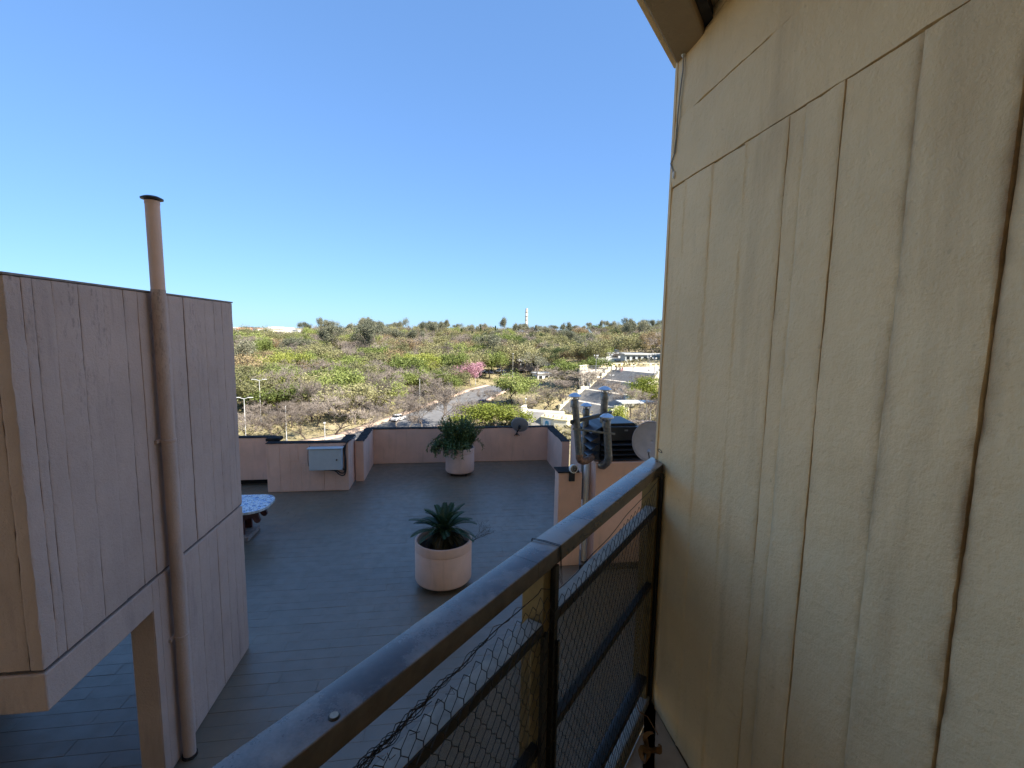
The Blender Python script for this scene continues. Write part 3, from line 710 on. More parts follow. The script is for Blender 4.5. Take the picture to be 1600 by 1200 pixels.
# --- cycad
cy = empty('cycad', (P1[0], P1[1], .70), 'dark green cycad with stiff arching fronds growing in the planter', 'plant')
MB().lathe((P1[0], P1[1], .66), [(.13, 0), (.15, .08), (.13, .22), (.08, .30), (.02, .33)], 14).build('trunk', 'soil', cy, smooth=True)
rr = random.Random(8)
def frond(az, el, L, droop, mat, lw=.11):
    mb = MB(); base = Vector((P1[0], P1[1], .96)); pts = []
    h = Vector((math.cos(az), math.sin(az), 0))
    n = 22
    p = base.copy(); e = el
    for i in range(n+1):
        pts.append(p.copy()); p = p+(h*math.cos(e)+Vector((0, 0, math.sin(e))))*L/n; e -= droop/n*(.4+1.2*i/n)
    mb.tube(pts, [.008*(1-.7*i/n) for i in range(n+1)], 4)
    sd = h.cross(Vector((0, 0, 1)))
    for i in range(3, n+1):
        for sub in (0, .5):
            q = pts[i-1].lerp(pts[i], sub); d = (pts[i]-pts[i-1]).normalized(); up = sd.cross(d)
            u = (i+sub-1)/n; l = lw*(math.sin(math.pi*min(1, .12+u*.86))**.55)
            for s_ in (-1, 1):
                v = (sd*s_*.8+d*.62+up*.34).normalized(); wv = d*.0065
                mb.add([q-wv, q+wv, q+v*l*.6+wv*.8+up*.004, q+v*l, q+v*l*.6-wv*.8], [(0, 1, 2, 3, 4)])
    return mb.build('frond', mat, cy)
for k in range(12): frond(k*2*math.pi/12+rr.uniform(-.15, .15), rr.uniform(1.0, 1.3), rr.uniform(.50, .60), rr.uniform(.7, 1.1), 'cycad')
for k in range(24): frond(k*2*math.pi/24+rr.uniform(-.15, .15), rr.uniform(.12, .8), rr.uniform(.56, .66), rr.uniform(.7, 1.1), 'cycad')
for k in range(34): frond(k*2*math.pi/34+rr.uniform(-.15, .15), rr.uniform(-.7, .0), rr.uniform(.32, .5), rr.uniform(1.0, 1.6), 'cycad_dead', .07)
# --- twiggy dry weed in the same planter
mb = MB(); rr = random.Random(2)
def sprig(p, d, L, r_, lv):
    q = p+d*L; mb.tube([p, p.lerp(q, .5)+Vector((rr.uniform(-1, 1), rr.uniform(-1, 1), rr.uniform(-1, 1)))*L*.06, q], [r_, r_*.8, r_*.6], 3, False)
    if lv:
        for _ in range(rr.choice([2, 3])):
            nd = (d+Vector((rr.uniform(-1, 1), rr.uniform(-1, 1), rr.uniform(-.6, .9)))*.6).normalized(); sprig(q, nd, L*rr.uniform(.55, .85), r_*.65, lv-1)
for k in range(5): sprig(Vector((P1[0]+.38, P1[1]+.05*k-.1, .68)), Vector((.75, rr.uniform(-.3, .3), .45)).normalized(), .2, .004, 4)
tag(mb.build('dry_weed', 'barkdark'), 'thin leafless dry weed leaning out over the cycad planter rim', 'plant')
# --- trailing plant
tp = empty('trailing_plant', (P2[0], P2[1], .72), 'bushy trailing dark green plant spilling over the rim of its planter', 'plant')
rr = random.Random(14); stems = MB(); lvs = MB()
for k in range(260):
    az = rr.uniform(0, 6.28); up = rr.random() < .74
    if not up: az = rr.gauss(math.pi*1.12, .75)
    r0 = rr.uniform(0, .26 if up else .36); p = Vector((P2[0]+r0*math.cos(az), P2[1]+r0*math.sin(az), .74)); h = Vector((math.cos(az), math.sin(az), 0)); e = rr.uniform(1.05, 1.55)
    L = rr.uniform(.5, 1.1) if up else rr.uniform(.7, 1.1); dr = rr.uniform(.0, .7) if up else rr.uniform(2.6, 3.8); n = 14; pts = []
    for i in range(n+1):
        pts.append(p.copy()); q = p+(h*math.cos(e)+Vector((0, 0, math.sin(e))))*L/n
        rdist = math.hypot(q.x-P2[0], q.y-P2[1])
        if q.z < .12: q.z = .12
        if rdist < .47 and q.z < .82 and i > 3: q.z = max(q.z, .8)
        if q.y > 15.45: q.y = 15.45
        p = q; e = max(-1.45, e-dr/n*(.5+i/n))
    stems.tube(pts, [.006]*(n+1), 3, False)
    for i in range(1, n+1):
        for _ in range(7):
            c = pts[i-1].lerp(pts[i], rr.random()); d = (pts[i]-pts[i-1]).normalized()
            v = (d*rr.uniform(.3, 1)+Vector((rr.gauss(0, 1), rr.gauss(0, 1), rr.gauss(0, .8)))*.7).normalized(); w_ = v.cross(Vector((rr.random(), rr.random(), 1))).normalized()*.014; l = rr.uniform(.06, .12)
            lvs.add([c-w_*.4, c+v*l*.5-w_, c+v*l, c+v*l*.5+w_], [(0, 1, 2, 3)])
stems.build('stems', 'barkdark', tp); lvs.build('foliage', 'succ', tp)
# --- mosaic table
tx, ty = -4.55, 10.28
tbx = empty('mosaic_table', (tx, ty, 0), 'low outdoor table with blue and white mosaic top on a maroon pedestal', 'table')
def outline(hx, hy, rc, k=9):
    P = []
    for cx, cy_, a0 in ((hx-rc, hy-rc, 0), (-hx+rc, hy-rc, 90), (-hx+rc, -hy+rc, 180), (hx-rc, -hy+rc, 270)):
        for i in range(k+1): a = rad(a0+90*i/k); P.append((tx+cx+rc*math.cos(a), ty+cy_+rc*math.sin(a)))
    return P
MB().prism(outline(.775, .545, .40), .665, .715).build('table_top', 'mosaic', tbx, bevel=.004)
ol = outline(.779, .549, .40); acc = 0; cur = ol[0]; k = 0
pts = []
for a, b in zip(ol, ol[1:]+ol[:1]):
    L = math.dist(a, b); n = max(1, round(L/.062))
    for i in range(n): pts.append((a[0]+(b[0]-a[0])*i/n, a[1]+(b[1]-a[1])*i/n))
for i, (a, b) in enumerate(zip(pts, pts[1:]+pts[:1])):
    d = np.array(b)-np.array(a); L = np.linalg.norm(d)
    if L < .02: continue
    d /= L; nn = np.array([d[1], -d[0]])
    mb = MB().box((.004, 0, .668), (L-.004, .007, .716), ((*d, 0), (*nn, 0), (0, 0, 1)), (a[0], a[1], 0))
    mb.build('edge_tile', 'white' if i % 3 else 'greybox', tbx)
MB().box((tx-.3, ty-.22, .10), (tx+.30, ty-.16, .665)).box((tx-.3, ty+.16, .10), (tx+.3, ty+.22, .665)).box((tx-.3, ty-.16, .12), (tx-.24, ty+.16, .66)).build('pedestal', 'redwood', tbx, bevel=.008)
for yy in (-.19, .19):
    Q = [(.30, .66), (.62, .66), (.63, .60), (.585, .55), (.60, .48), (.63, .41), (.60, .36), (.55, .35), (.50, .39), (.47, .46), (.42, .48), (.36, .44), (.30, .42)]
    mb = MB(); n = len(Q)
    mb.add([(tx+a, ty+yy-.03, z) for a, z in Q]+[(tx+a, ty+yy+.03, z) for a, z in Q], [tuple(range(n)), tuple(range(n, 2*n))[::-1]]+[(i, n+i, n+(i+1) % n, (i+1) % n) for i in range(n)])
    mb.build('scroll_bracket', 'redwood', tbx, bevel=.005)
MB().box((tx-.45, ty-.34, .001), (tx+.42, ty+.30, .10)).build('foot', 'stonefoot', tbx, bevel=.012)
# --- electrical cabinet and cables on the left parapet
ec = empty('electrical_cabinet', (-3.25, 12.9, .6), 'pale grey metal electrical cabinet fixed to the pink parapet', 'cabinet')
MB().box((-3.68, 12.76, .66), (-2.84, 12.995, 1.255)).build('housing', 'greybox', ec, bevel=.006)
MB().box((-3.67, 12.742, .67), (-2.85, 12.758, 1.243)).build('door', 'greybox', ec, bevel=.006)
MB().lathe((-2.955, 12.742, .95), [(.022, 0), (.022, .012), (.012, .016)], 14, (0, -1, 0)).build('lock', 'cable', ec)
MB().box((-3.72, 12.72, 1.256), (-2.80, 12.995, 1.274)).build('rain_cap', 'greybox', ec, bevel=.004)
for i, pts in enumerate([[(-3.55, 12.9, .66), (-3.3, 12.9, .63), (-3.05, 12.9, .60), (-2.95, 12.92, .5), (-2.85, 12.93, .45), (-2.78, 12.95, .52), (-2.76, 12.97, .8), (-2.78, 12.97, 1.2), (-2.70, 12.98, 1.42), (-2.6, 13.3, 1.42), (-2.62, 13.7, 1.40)],
                         [(-3.2, 12.93, .66), (-3.0, 12.93, .6), (-2.9, 12.95, .52), (-2.8, 12.96, .56), (-2.79, 12.97, .9), (-2.76, 12.97, 1.3), (-2.69, 13.0, 1.40), (-2.66, 13.2, 1.41)],
                         [(-2.86, 12.95, .7), (-2.81, 12.95, .6), (-2.77, 12.96, .8), (-2.8, 12.96, 1.1), (-2.8, 12.97, 1.3)],
                         [(-3.70, 12.97, 1.3), (-3.75, 12.97, 1.15), (-3.76, 12.97, .85), (-3.72, 12.96, .7), (-3.6, 12.95, .64), (-3.4, 12.94, .645)]]):
    P = [Vector(p) for p in pts]; S = []
    for a in range(len(P)-1):
        p0, p1, p2, p3 = P[max(a-1, 0)], P[a], P[a+1], P[min(a+2, len(P)-1)]
        for k in range(6):
            u = k/6; S.append(.5*((2*p1)+(p2-p0)*u+(2*p0-5*p1+4*p2-p3)*u*u+(-p0+3*p1-3*p2+p3)*u**3))
    S.append(P[-1])
    MB().tube(S, .016 if i < 3 else .007, 7).build('cable', 'cable', ec, smooth=True)
# --- satellite dishes
def dish(name, c, R, normal, label, mat, pole_to, rim=.02):
    o = empty(name, pole_to, label, 'satellite dish'); n = Vector(normal).normalized(); u = n.cross(Vector((0, 0, 1))).normalized(); v = u.cross(n); c = Vector(c)
    mb = MB(); K = 40
    for q in range(9):
        r_ = R*q/8
        for j in range(K):
            a = 2*math.pi*j/K; mb.v.append(tuple(c+u*r_*math.cos(a)+v*r_*1.1*math.sin(a)+n*(.16*R*(q/8)**2)))
    mb.f = [(q*K+j, q*K+(j+1) % K, (q+1)*K+(j+1) % K, (q+1)*K+j) for q in range(8) for j in range(K)]
    d = mb.build('reflector', mat, o, smooth=True); s_ = d.modifiers.new('solid', 'SOLIDIFY'); s_.thickness = .008
    MB().tube([c+u*R*math.cos(2*math.pi*j/K)+v*R*1.1*math.sin(2*math.pi*j/K)+n*.16*R for j in range(K+1)], .009, 6, False).build('rim', mat, d, smooth=True)
    back = c-n*.05
    MB().tube([back, back-n*.08], .05, 12).tube([back-n*.07, Vector(pole_to)+Vector((0, 0, .1)), Vector(pole_to)], .022, 8).build('mount', 'cable', o, smooth=True)
    foc = c+n*R*1.0-v*R*.55
    MB().tube([c-v*R*1.08+n*.1*R, foc], .010, 6).build('feed_arm', 'cable', o, smooth=True)
    MB().lathe(tuple(foc), [(.02, 0), (.028, .02), (.028, .07), (.018, .09)], 12, tuple((c-foc).normalized())).build('feed_horn', 'dishgrey', o, smooth=True)
    pt = Vector(pole_to); 
    for dx in (-.09, .09): MB().tube([pt+Vector((0, 0, .08)), pt+Vector((dx, 0, -.02))], .012, 6).build('foot', 'cable', o)
    return o
dish('satellite_dish', (2.47, 15.25, 1.32), .29, (.25, 1, .62), 'grey satellite dish clamped to the back parapet', 'dishgrey', (2.42, 15.52, .92))
d2 = ony(1018, 690, 7.7)
dish('satellite_dish', tuple(d2), .33, (-.62, -1, .22), 'pale pinkish satellite dish beside the black louvred box', 'dishpink', (d2[0]+.2, 8.05, 2.12))
# --- plant block with louvred box
pb = empty('duct_block', (3.5, 8.7, 0), 'pink rendered service block standing beyond the handrail', 'service block')
MB().box((2.76, 8.05, .001), (6.2, 8.95, 2.10)).build('block', 'parapet', pb, bevel=.015)
MB().box((2.5, 8.0, .001), (6.2, 8.049, .12)).build('upstand', 'membrane', pb, bevel=.01)
tag(MB().tube([(2.69, 8.40, .02), (2.69, 8.40, 2.0), (2.69, 8.43, 2.04)], .055, 16).build('drain_pipe', 'white', smooth=True), 'white drain pipe running up the side of the pink service block', 'pipe')
lv = empty('louvre_box', (3.3, 8.5, 2.10), 'black metal louvred ventilation box on top of the pink block', 'vent')
prof = [(2.84, 2.102), (2.84, 2.70), (2.98, 2.80), (3.54, 2.81), (3.72, 2.66), (3.78, 2.5), (3.78, 2.102)]
def xz_prism(P, y0, y1):
    mb = MB(); n = len(P); return mb.add([(a, y0, z) for a, z in P]+[(a, y1, z) for a, z in P], [tuple(range(n)), tuple(range(n, 2*n))[::-1]]+[(i, n+i, n+(i+1) % n, (i+1) % n) for i in range(n)])
xz_prism(prof, 8.22, 8.95).build('housing', 'black', lv, bevel=.01)
MB().box((2.90, 8.10, 2.50), (3.76, 8.22, 2.76)).build('front_panel', 'black', lv, bevel=.008)
MB().box((3.30, 8.094, 2.68), (3.37, 8.0995, 2.71)).build('maker_plate', 'galv', lv)
for k in range(4):   # front louvre blades
    z = 2.13+k*.095
    MB().add([(2.86, 8.20, z+.09), (3.76, 8.20, z+.09), (3.76, 8.08, z), (2.86, 8.08, z), (2.86, 8.20, z+.082), (3.76, 8.20, z+.082), (3.76, 8.085, z-.008), (2.86, 8.085, z-.008)], [(0, 3, 2, 1), (4, 5, 6, 7), (0, 1, 5, 4), (1, 2, 6, 5), (2, 3, 7, 6), (3, 0, 4, 7)]).build('blade', 'black', lv)
for k in range(4):   # left side louvre blades, folded outwards
    z = 2.125+k*.155
    MB().add([(2.84, 8.12, z+.165), (2.66, 8.12, z+.05), (2.84, 8.12, z), (2.84, 8.95, z+.165), (2.66, 8.95, z+.05), (2.84, 8.95, z)], [(0, 1, 2), (3, 5, 4), (0, 3, 4, 1), (1, 4, 5, 2), (0, 2, 5, 3)]).build('side_blade', 'blackfin', lv)
# --- four flues
def flue(x, y, z0, z1, r_, label, bend=None, xb=None):
    xb = x if xb is None else xb
    o = empty('flue', (x, y, z0), label, 'flue')
    MB().tube([(xb, y, z0), (x, y, z1)], r_, 20).build('pipe', 'galv', o, smooth=True)
    MB().lathe((x, y, z1-.14), [(r_+.004, 0), (r_+.010, .006), (r_+.010, .11), (r_+.004, .12)], 20).build('collar', 'galv', o, smooth=True)
    MB().lathe((x, y, z1), [(r_*.55, -.02), (r_*.6, .03), (r_*1.0, .035), (r_*1.85, .045), (r_*1.85, .06), (r_*1.1, .10), (r_*.4, .118), (.004, .12)], 24).build('cap', 'galvcap', o, smooth=True)
    for a in range(3):
        q = a*2.09; MB().tube([(x+r_*.98*math.cos(q), y+r_*.98*math.sin(q), z1-.03), (x+r_*1.3*math.cos(q), y+r_*1.3*math.sin(q), z1+.05)], .007, 5).build('strut', 'galv', o)
    if bend:
        P, m_ = bend
        MB().tube(P, r_*1.06, 18).build('elbow', m_, o, smooth=True)
        for u in P[1:-1]:
            pass
    return o
fx, fy = 2.345, 7.86
q1 = ony(898, 624, 7.86); q1b = ony(905, 712, 7.86)
B1 = q1b[0]; flue(q1[0], 7.86, q1b[2], q1[2], .062, 'galvanised flue with a rusty elbow turning into the pink block', ([(B1-.001, 7.86, q1b[2]+.03), (B1+.003, 7.86, q1b[2]-.04), (B1+.03, 7.87, q1b[2]-.09), (B1+.08, 7.89, q1b[2]-.115), (B1+.16, 7.94, q1b[2]-.12), (B1+.36, 8.2, q1b[2]-.12)], 'rustgalv'), xb=B1)
q2 = ony(919, 640, 8.5); flue(q2[0], 8.62, 1.2, q2[2], .062, 'shorter galvanised flue standing behind the angle-iron brace')
q3 = ony(945, 613, 8.45); flue(q3[0], 8.45, 2.1, q3[2], .07, 'tallest galvanised flue rising behind the louvred box')
q4 = ony(948, 656, 7.86); q4b = ony(951, 714, 7.86); B4 = q4b[0]; flue(q4[0], 7.86, q4b[2], q4[2], .068, 'galvanised flue with a short elbow in front of the louvred box', ([(B4, 7.86, q4b[2]+.03), (B4, 7.87, q4b[2]-.06), (B4-.02, 7.9, q4b[2]-.12), (B4-.06, 7.96, q4b[2]-.19), (B4-.075, 8.1, q4b[2]-.22)], 'galv'), xb=B4)
br = empty('flue_brace', (q1[0], 7.8, 2.7), 'dark angle-iron brace tying the galvanised flues together', 'brace')
a, b = np.array([q1[0]-.09, 7.78, ony(884, 660, 7.78)[2]]), np.array([q3[0]+.12, 8.36, ony(955, 645, 8.36)[2]])
def beam(mb, a, b, h, wd):
    d = (b-a)/np.linalg.norm(b-a); s_ = np.cross(d, [0, 0, 1]); s_ /= np.linalg.norm(s_); u = np.cross(s_, d); return mb.box((0, -wd/2, -h/2), (np.linalg.norm(b-a), wd/2, h/2), (d, s_, u), a)
beam(MB(), a, b, .075, .006).build('angle_iron', 'brace', br); beam(MB(), a+np.array([.012, -.016, .038]), b+np.array([.012, -.016, .038]), .006, .05).build('angle_flange', 'brace', br)
a, b = np.array([q1[0]-.04, 7.785, ony(888, 668, 7.8)[2]-.02]), np.array([q4[0]+.14, 7.785, ony(955, 678, 7.8)[2]])
beam(MB(), a, b, .035, .012).build('flat_strap', 'galv', br)
# --- floodlight / lamp on the stub wall
LQ = ony(895, 733, 8.16); LX, LZ = LQ[0], LQ[2]
lo = empty('wall_lamp', (LX, 8.2, 1.9), 'small round white and black outdoor lamp on the stub wall', 'lamp')
MB().lathe((LX, 8.22, LZ), [(.03, 0), (.075, .012), (.083, .04), (.083, .08), (.07, .085)], 20, (.25, -1, .1)).build('housing', 'white', lo, smooth=True)
for r0, h in ((.064, .088), (.045, .102), (.026, .113)): MB().lathe((LX, 8.22, LZ), [(r0, h-.02), (r0, h), (r0-.012, h+.004), (r0-.013, h-.02)], 20, (.25, -1, .1)).build('ring', 'cable', lo, smooth=True)
MB().lathe((LX, 8.22, LZ), [(.06, .02), (.06, .086), (.01, .107)], 16, (.25, -1, .1)).build('lens', 'white', lo, smooth=True)
MB().tube([(LX, 8.24, LZ), (LX, 8.30, 1.87)], .02, 8).box((LX-.05, 8.212, 1.70), (LX+.06, 8.239, 1.86)).build('bracket', 'cable', lo)
# ================================================================== THE PARK
# --- grand stairway
T = atd(955, 577, 130); U = np.array([.503, -.864, 0]); V = np.array([.864, .503, 0]); ZZ = np.array([0, 0, 1.])
ST = (U, V, ZZ)
gs = empty('grand_stairway', T-V*10-ZZ*6, 'broad grey stone park stairway with landings and stepped cream balustrades', 'stairway')
SW = 15.5; prof = [(0, 0)]; S = [(-4.0, -2.35), (-1.1, -2.35), (-5.05-.0, -4.85), (-6.2, -4.85)]
s = 0; z = 0; levels = []
for fl_ in range(4):
    n = 15; s0, z0 = s, z; mb = MB()
    for k in range(n):
        z -= .166; mb.box((0, s-.25*(k+1) if 0 else s0-.25*(k+1), z-1.2), (SW, s0-.25*k-.003 if k else s0-.003, z), ST, T)
    s = s0-.25*n
    mb.build('flight', 'stonestep', gs)
    levels.append((s0, z0, s, z))
    if fl_ < 3:
        MB().box((0, s-1.6, z-1.2), (SW, s-.003, z-.003), ST, T).build('landing', 'landing', gs); s -= 1.6
SB, ZB = s, z
for side in (0, 1):
    u0, u1 = (-.62, -.01) if side == 0 else (SW+.01, SW+.62)
    for s0, z0, s1, z1 in levels:
        n = 3
        for k in range(n):
            a = s0-(s0-s1)*k/n; b = s0-(s0-s1)*(k+1)/n; zt = z0-(z0-z1)*k/n+.75
            MB().box((u0, b+.004, zt-3.2), (u1, a, zt), ST, T).build('balustrade_step', 'cream', gs, bevel=.03)
        if s1 > SB+.1: MB().box((u0, s1-1.6, z1-2.4), (u1, s1, z1+.72), ST, T).build('balustrade_step', 'cream', gs, bevel=.03)
    MB().box((u0-.25, .01, -1.5), (u1+.25, 1.1, 1.25), ST, T).build('gate_pier', 'cream', gs, bevel=.05)
# --- plaza at the head of the stairs and its perimeter wall
zp = T[2]
edgep = [onz(x, y, zp) for x, y in ((906, 577.5), (922, 575.5), (938, 574), (960, 573), (990, 572.8), (1028, 572.8), (1062, 574), (1110, 577))]
A_ = T-U*1.0-V*.0; B_ = T+U*34
pl = MB().prism([tuple(p[:2]) for p in edgep]+[tuple((B_+V*10)[:2]), tuple((B_+V*.005)[:2]), tuple((A_+V*.005)[:2])], zp-6, zp-.004).build('plaza', 'landing'); structure(pl)
pw = empty('plaza_wall', edgep[3], 'long cream and yellow balustrade wall around the plaza above the stairs', 'wall')
for a, b in zip(edgep, edgep[1:]):
    d = b-a; L = np.linalg.norm(d[:2]); d = np.array([d[0], d[1], 0])/L; n_ = np.array([-d[1], d[0], 0])
    MB().box((.004, 0, -3), (L-.004, .35, .42), (d, n_, ZZ), a).build('plinth', 'creamy', pw, bevel=.02)
    MB().box((.004, -.05, .95), (L-.004, .42, 1.12), (d, n_, ZZ), a).build('coping', 'cream', pw, bevel=.03)
    k = max(2, int(L/1.5))
    for i in range(k):
        c0 = L*(i+.5)/k; MB().box((c0-.5, .06, .42), (c0+.5, .3, .95), (d, n_, ZZ), a).build('balustrade_panel', 'creamy', pw)
# --- terrace railing left of the stair head
tr_ = empty('terrace_railing', T-U*6, 'grey metal railing along the plaza edge beside the stairway', 'railing')
p0, p1 = T-U*.9, onz(908, 578, zp)
for i in range(9):
    p = p0+(p1-p0)*i/8; MB().tube([p, p+ZZ*1.0], .05, 5).build('post', 'lampgrey', tr_)
MB().tube([p0+ZZ, p1+ZZ], .05, 5).tube([p0+ZZ*.55, p1+ZZ*.55], .035, 4).build('rail', 'lampgrey', tr_)
# --- lower flight and shrine at its foot
fb_ = T+V*SB+ZZ*ZB
lf0 = onz(836, 655, gz1(*onz(836, 655, -16)[:2])+1.6)
ls = empty('lower_stairs', (lf0[0], lf0[1], -17), 'lower curved flight of pale stone steps beside the cream shrine wall', 'stairway')
LV = np.array([.42, .907, 0]); LU = np.array([.907, -.42, 0]); LA = (LU, LV, ZZ)
mb = MB(); L0 = onz(824, 642.5, -13.5)
for k in range(18):
    mb.box((0, -.42*(k+1), -.17*k-1.2), (4.2, -.42*k-.003, -.17*k), LA, L0)
mb.build('flight', 'stonestep', ls)
for k in range(6): MB().box((-.7, -1.26*(k+1)+.004, -.51*k-2), (-.01, -1.26*k, -.51*k+.75), LA, L0).build('balustrade_step', 'cream', ls, bevel=.03)
MB().box((-1.6, .01, -2.5), (8, 3.2, -.004), LA, L0).build('landing', 'landing', ls)
MB().box((-1.7, .3, -2.4), (-1.0, 3.2, .95), LA, L0).build('parapet', 'cream', ls, bevel=.04)
sh = L0+LU*4.25-LV*4.4
shr = empty('shrine', (sh[0], sh[1], -18), 'cream park shrine with a blue painted arched niche', 'shrine')
poly = [(0, 0), (3.2, -1.6), (6.0, -1.9), (7.2, -.6), (7.0, 4.2), (0, 4.2)]
wpoly = [tuple((sh+LU*a+LV*b)[:2]) for a, b in poly]
MB().prism(wpoly, -18, sh[2]-.4).build('wall', 'cream', shr, bevel=.05)
MB().prism([tuple((sh+LU*a+LV*b)[:2]) for a, b in [(-.12, -.1), (3.2, -1.75), (6.1, -2.05), (7.35, -.6), (7.15, 4.3), (-.12, 4.3)]], sh[2]-.399, sh[2]-.12).build('coping', 'creamy', shr, bevel=.04)
fd = (LU*3.2-LV*1.6); fd /= np.linalg.norm(fd); fn = np.array([fd[1], -fd[0], 0]); o_ = sh+fd*1.75+ZZ*(-.6); AX = (fd, fn, ZZ)
MB().box((-1.1, .02, -2.3), (1.1, .14, 0), AX, o_).build('niche_panel', 'white', shr, bevel=.02)
def arch(w_, h, y0, y1):
    P = [(-w_, 0), (w_, 0)]+[(w_*math.cos(rad(a)), h-w_+w_*math.sin(rad(a))) for a in range(0, 181, 20)]
    mb = MB(); n = len(P); f = lambda a, y, b: o_+fd*a+fn*y+ZZ*(b-2.1)
    return mb.add([f(a, y1, b) for a, b in P]+[f(a, y0, b) for a, b in P], [tuple(range(n)), tuple(range(n, 2*n))[::-1]]+[(i, n+i, n+(i+1) % n, (i+1) % n) for i in range(n)])
arch(.48, 1.9, .141, .19).build('niche', 'blue', shr); arch(.2, 1.25, .191, .26).build('figure', 'lampwhite', shr)
rr = random.Random(77)
for k in range(6):   # ornaments on the shrine's coping
    c = sh+LU*(.8+k*1.0)+LV*(.2-.28*k if k < 4 else -1.0)+ZZ*(-.12)
    MB().lathe(tuple(c), [(.22, 0), (.28, .12), (.2, .3), (.12, .42), (.2, .5), (.02, .62)], 8).build('finial', 'creamy' if k % 2 else 'stonefoot', shr, smooth=True)

# --- lamp posts
def lamp(px, ytop, base, kind, label, group=None, H=None):
    b = base; dep_ = (RC @ (b-CAM))[2]
    if H is None:
        v = ony(px, ytop, b[1]); H = max(2.5, v[2]-b[2])
    o = empty('lamp_post', b, label, 'lamp post', group); r0 = .065 if kind != 'plaza' else .075
    MB().tube([b-ZZ*.3, b+ZZ*H], [r0*1.2, r0*.8], 8).build('pole', 'lampwhite' if kind != 'plaza' else 'lampgrey', o, smooth=True)
    MB().lathe(tuple(b), [(.2, 0), (.2, .3), (.12, .5)], 10).build('base', 'lampgrey', o)
    top = b+ZZ*H
    if kind == 'double':
        for s_ in (-1, 1):
            MB().tube([top-ZZ*.1, top+np.array([s_*.7, 0, .12])], .05, 5).build('arm', 'lampwhite', o)
            c = top+np.array([s_*1.05, 0, .16]); MB().box((-.45, -.17, -.06), (.45, .17, .08), None).v
            mb = MB().box((c[0]-.45, c[1]-.17, c[2]-.06), (c[0]+.45, c[1]+.17, c[2]+.06)); mb.build('lamp_head', 'lampwhite', o, bevel=.05)
    elif kind == 'single':
        mb = MB().box((top[0]-.2, top[1]-.2, top[2]), (top[0]+.2, top[1]+.2, top[2]+.3)); mb.build('lamp_head', 'lampwhite', o, bevel=.06)
    elif kind == 'plaza':
        for a in (0, 2.09, 4.19):
            d = np.array([math.cos(a+.4), math.sin(a+.4), 0])
            MB().tube([top-ZZ*.3, top+d*.45-ZZ*.25, top+d*.55+ZZ*.1], .035, 5).build('arm', 'lampgrey', o)
            MB().lathe(tuple(top+d*.55+ZZ*.1), [(.06, 0), (.17, .12), (.17, .22), (.06, .34)], 8).build('lamp_head', 'lampwhite', o, smooth=True)
    return o
gb = lambda x, y: ghit(x, y)[0]
lamp(384, 645, gb(385, 700), 'double', 'white twin-headed street lamp rising behind the left parapet', H=9.0)
b = gb(408, 662); lamp(408, 594, b, 'double', 'tall white twin-headed street lamp among the green acacias')
lamp(447, 634, gb(448, 690), 'bare', 'plain pale pole standing in dry grass among leafless trees')
lamp(508, 662, gb(508, 692), 'single', 'short lamp post beside the road kerb below leafless trees')
lamp(656, 592, gb(656, 636), 'bare', 'pale pole on the footpath behind the row of street trees')
lamp(743, 576, gb(743, 602), 'single', 'pale lamp post standing beside the pink blossoming tree')
lamp(801, 553, gb(801, 590), 'single', 'tall grey lamp post behind the round bright green tree')
lamp(821, 624, gb(821, 648), 'single', 'small lamp post at the head of the lower curved flight')
gpl = 'three-armed plaza lamps around the stairway'
for x, s_, u_ in ((993, -5.4, 11.5), (973, -10.5, 9.0)):
    p = T+V*s_+U*u_; 
    zz_ = zp-.003+ (0 if s_ > 0 else max(s_*.166/.25*.7, -8)); p = np.array([p[0], p[1], p[2]-abs(s_)*.47])
    lamp(0, 0, p, 'plaza', 'three-armed lamp standing on a stairway landing', gpl, H=4.2)
for x, y in ((931, 579), (954, 577), (1014, 580), (1022, 585)):
    lamp(0, 0, onz(x, y, zp), 'plaza', 'three-armed lamp standing along the plaza edge above the stairs', gpl, H=3.8)

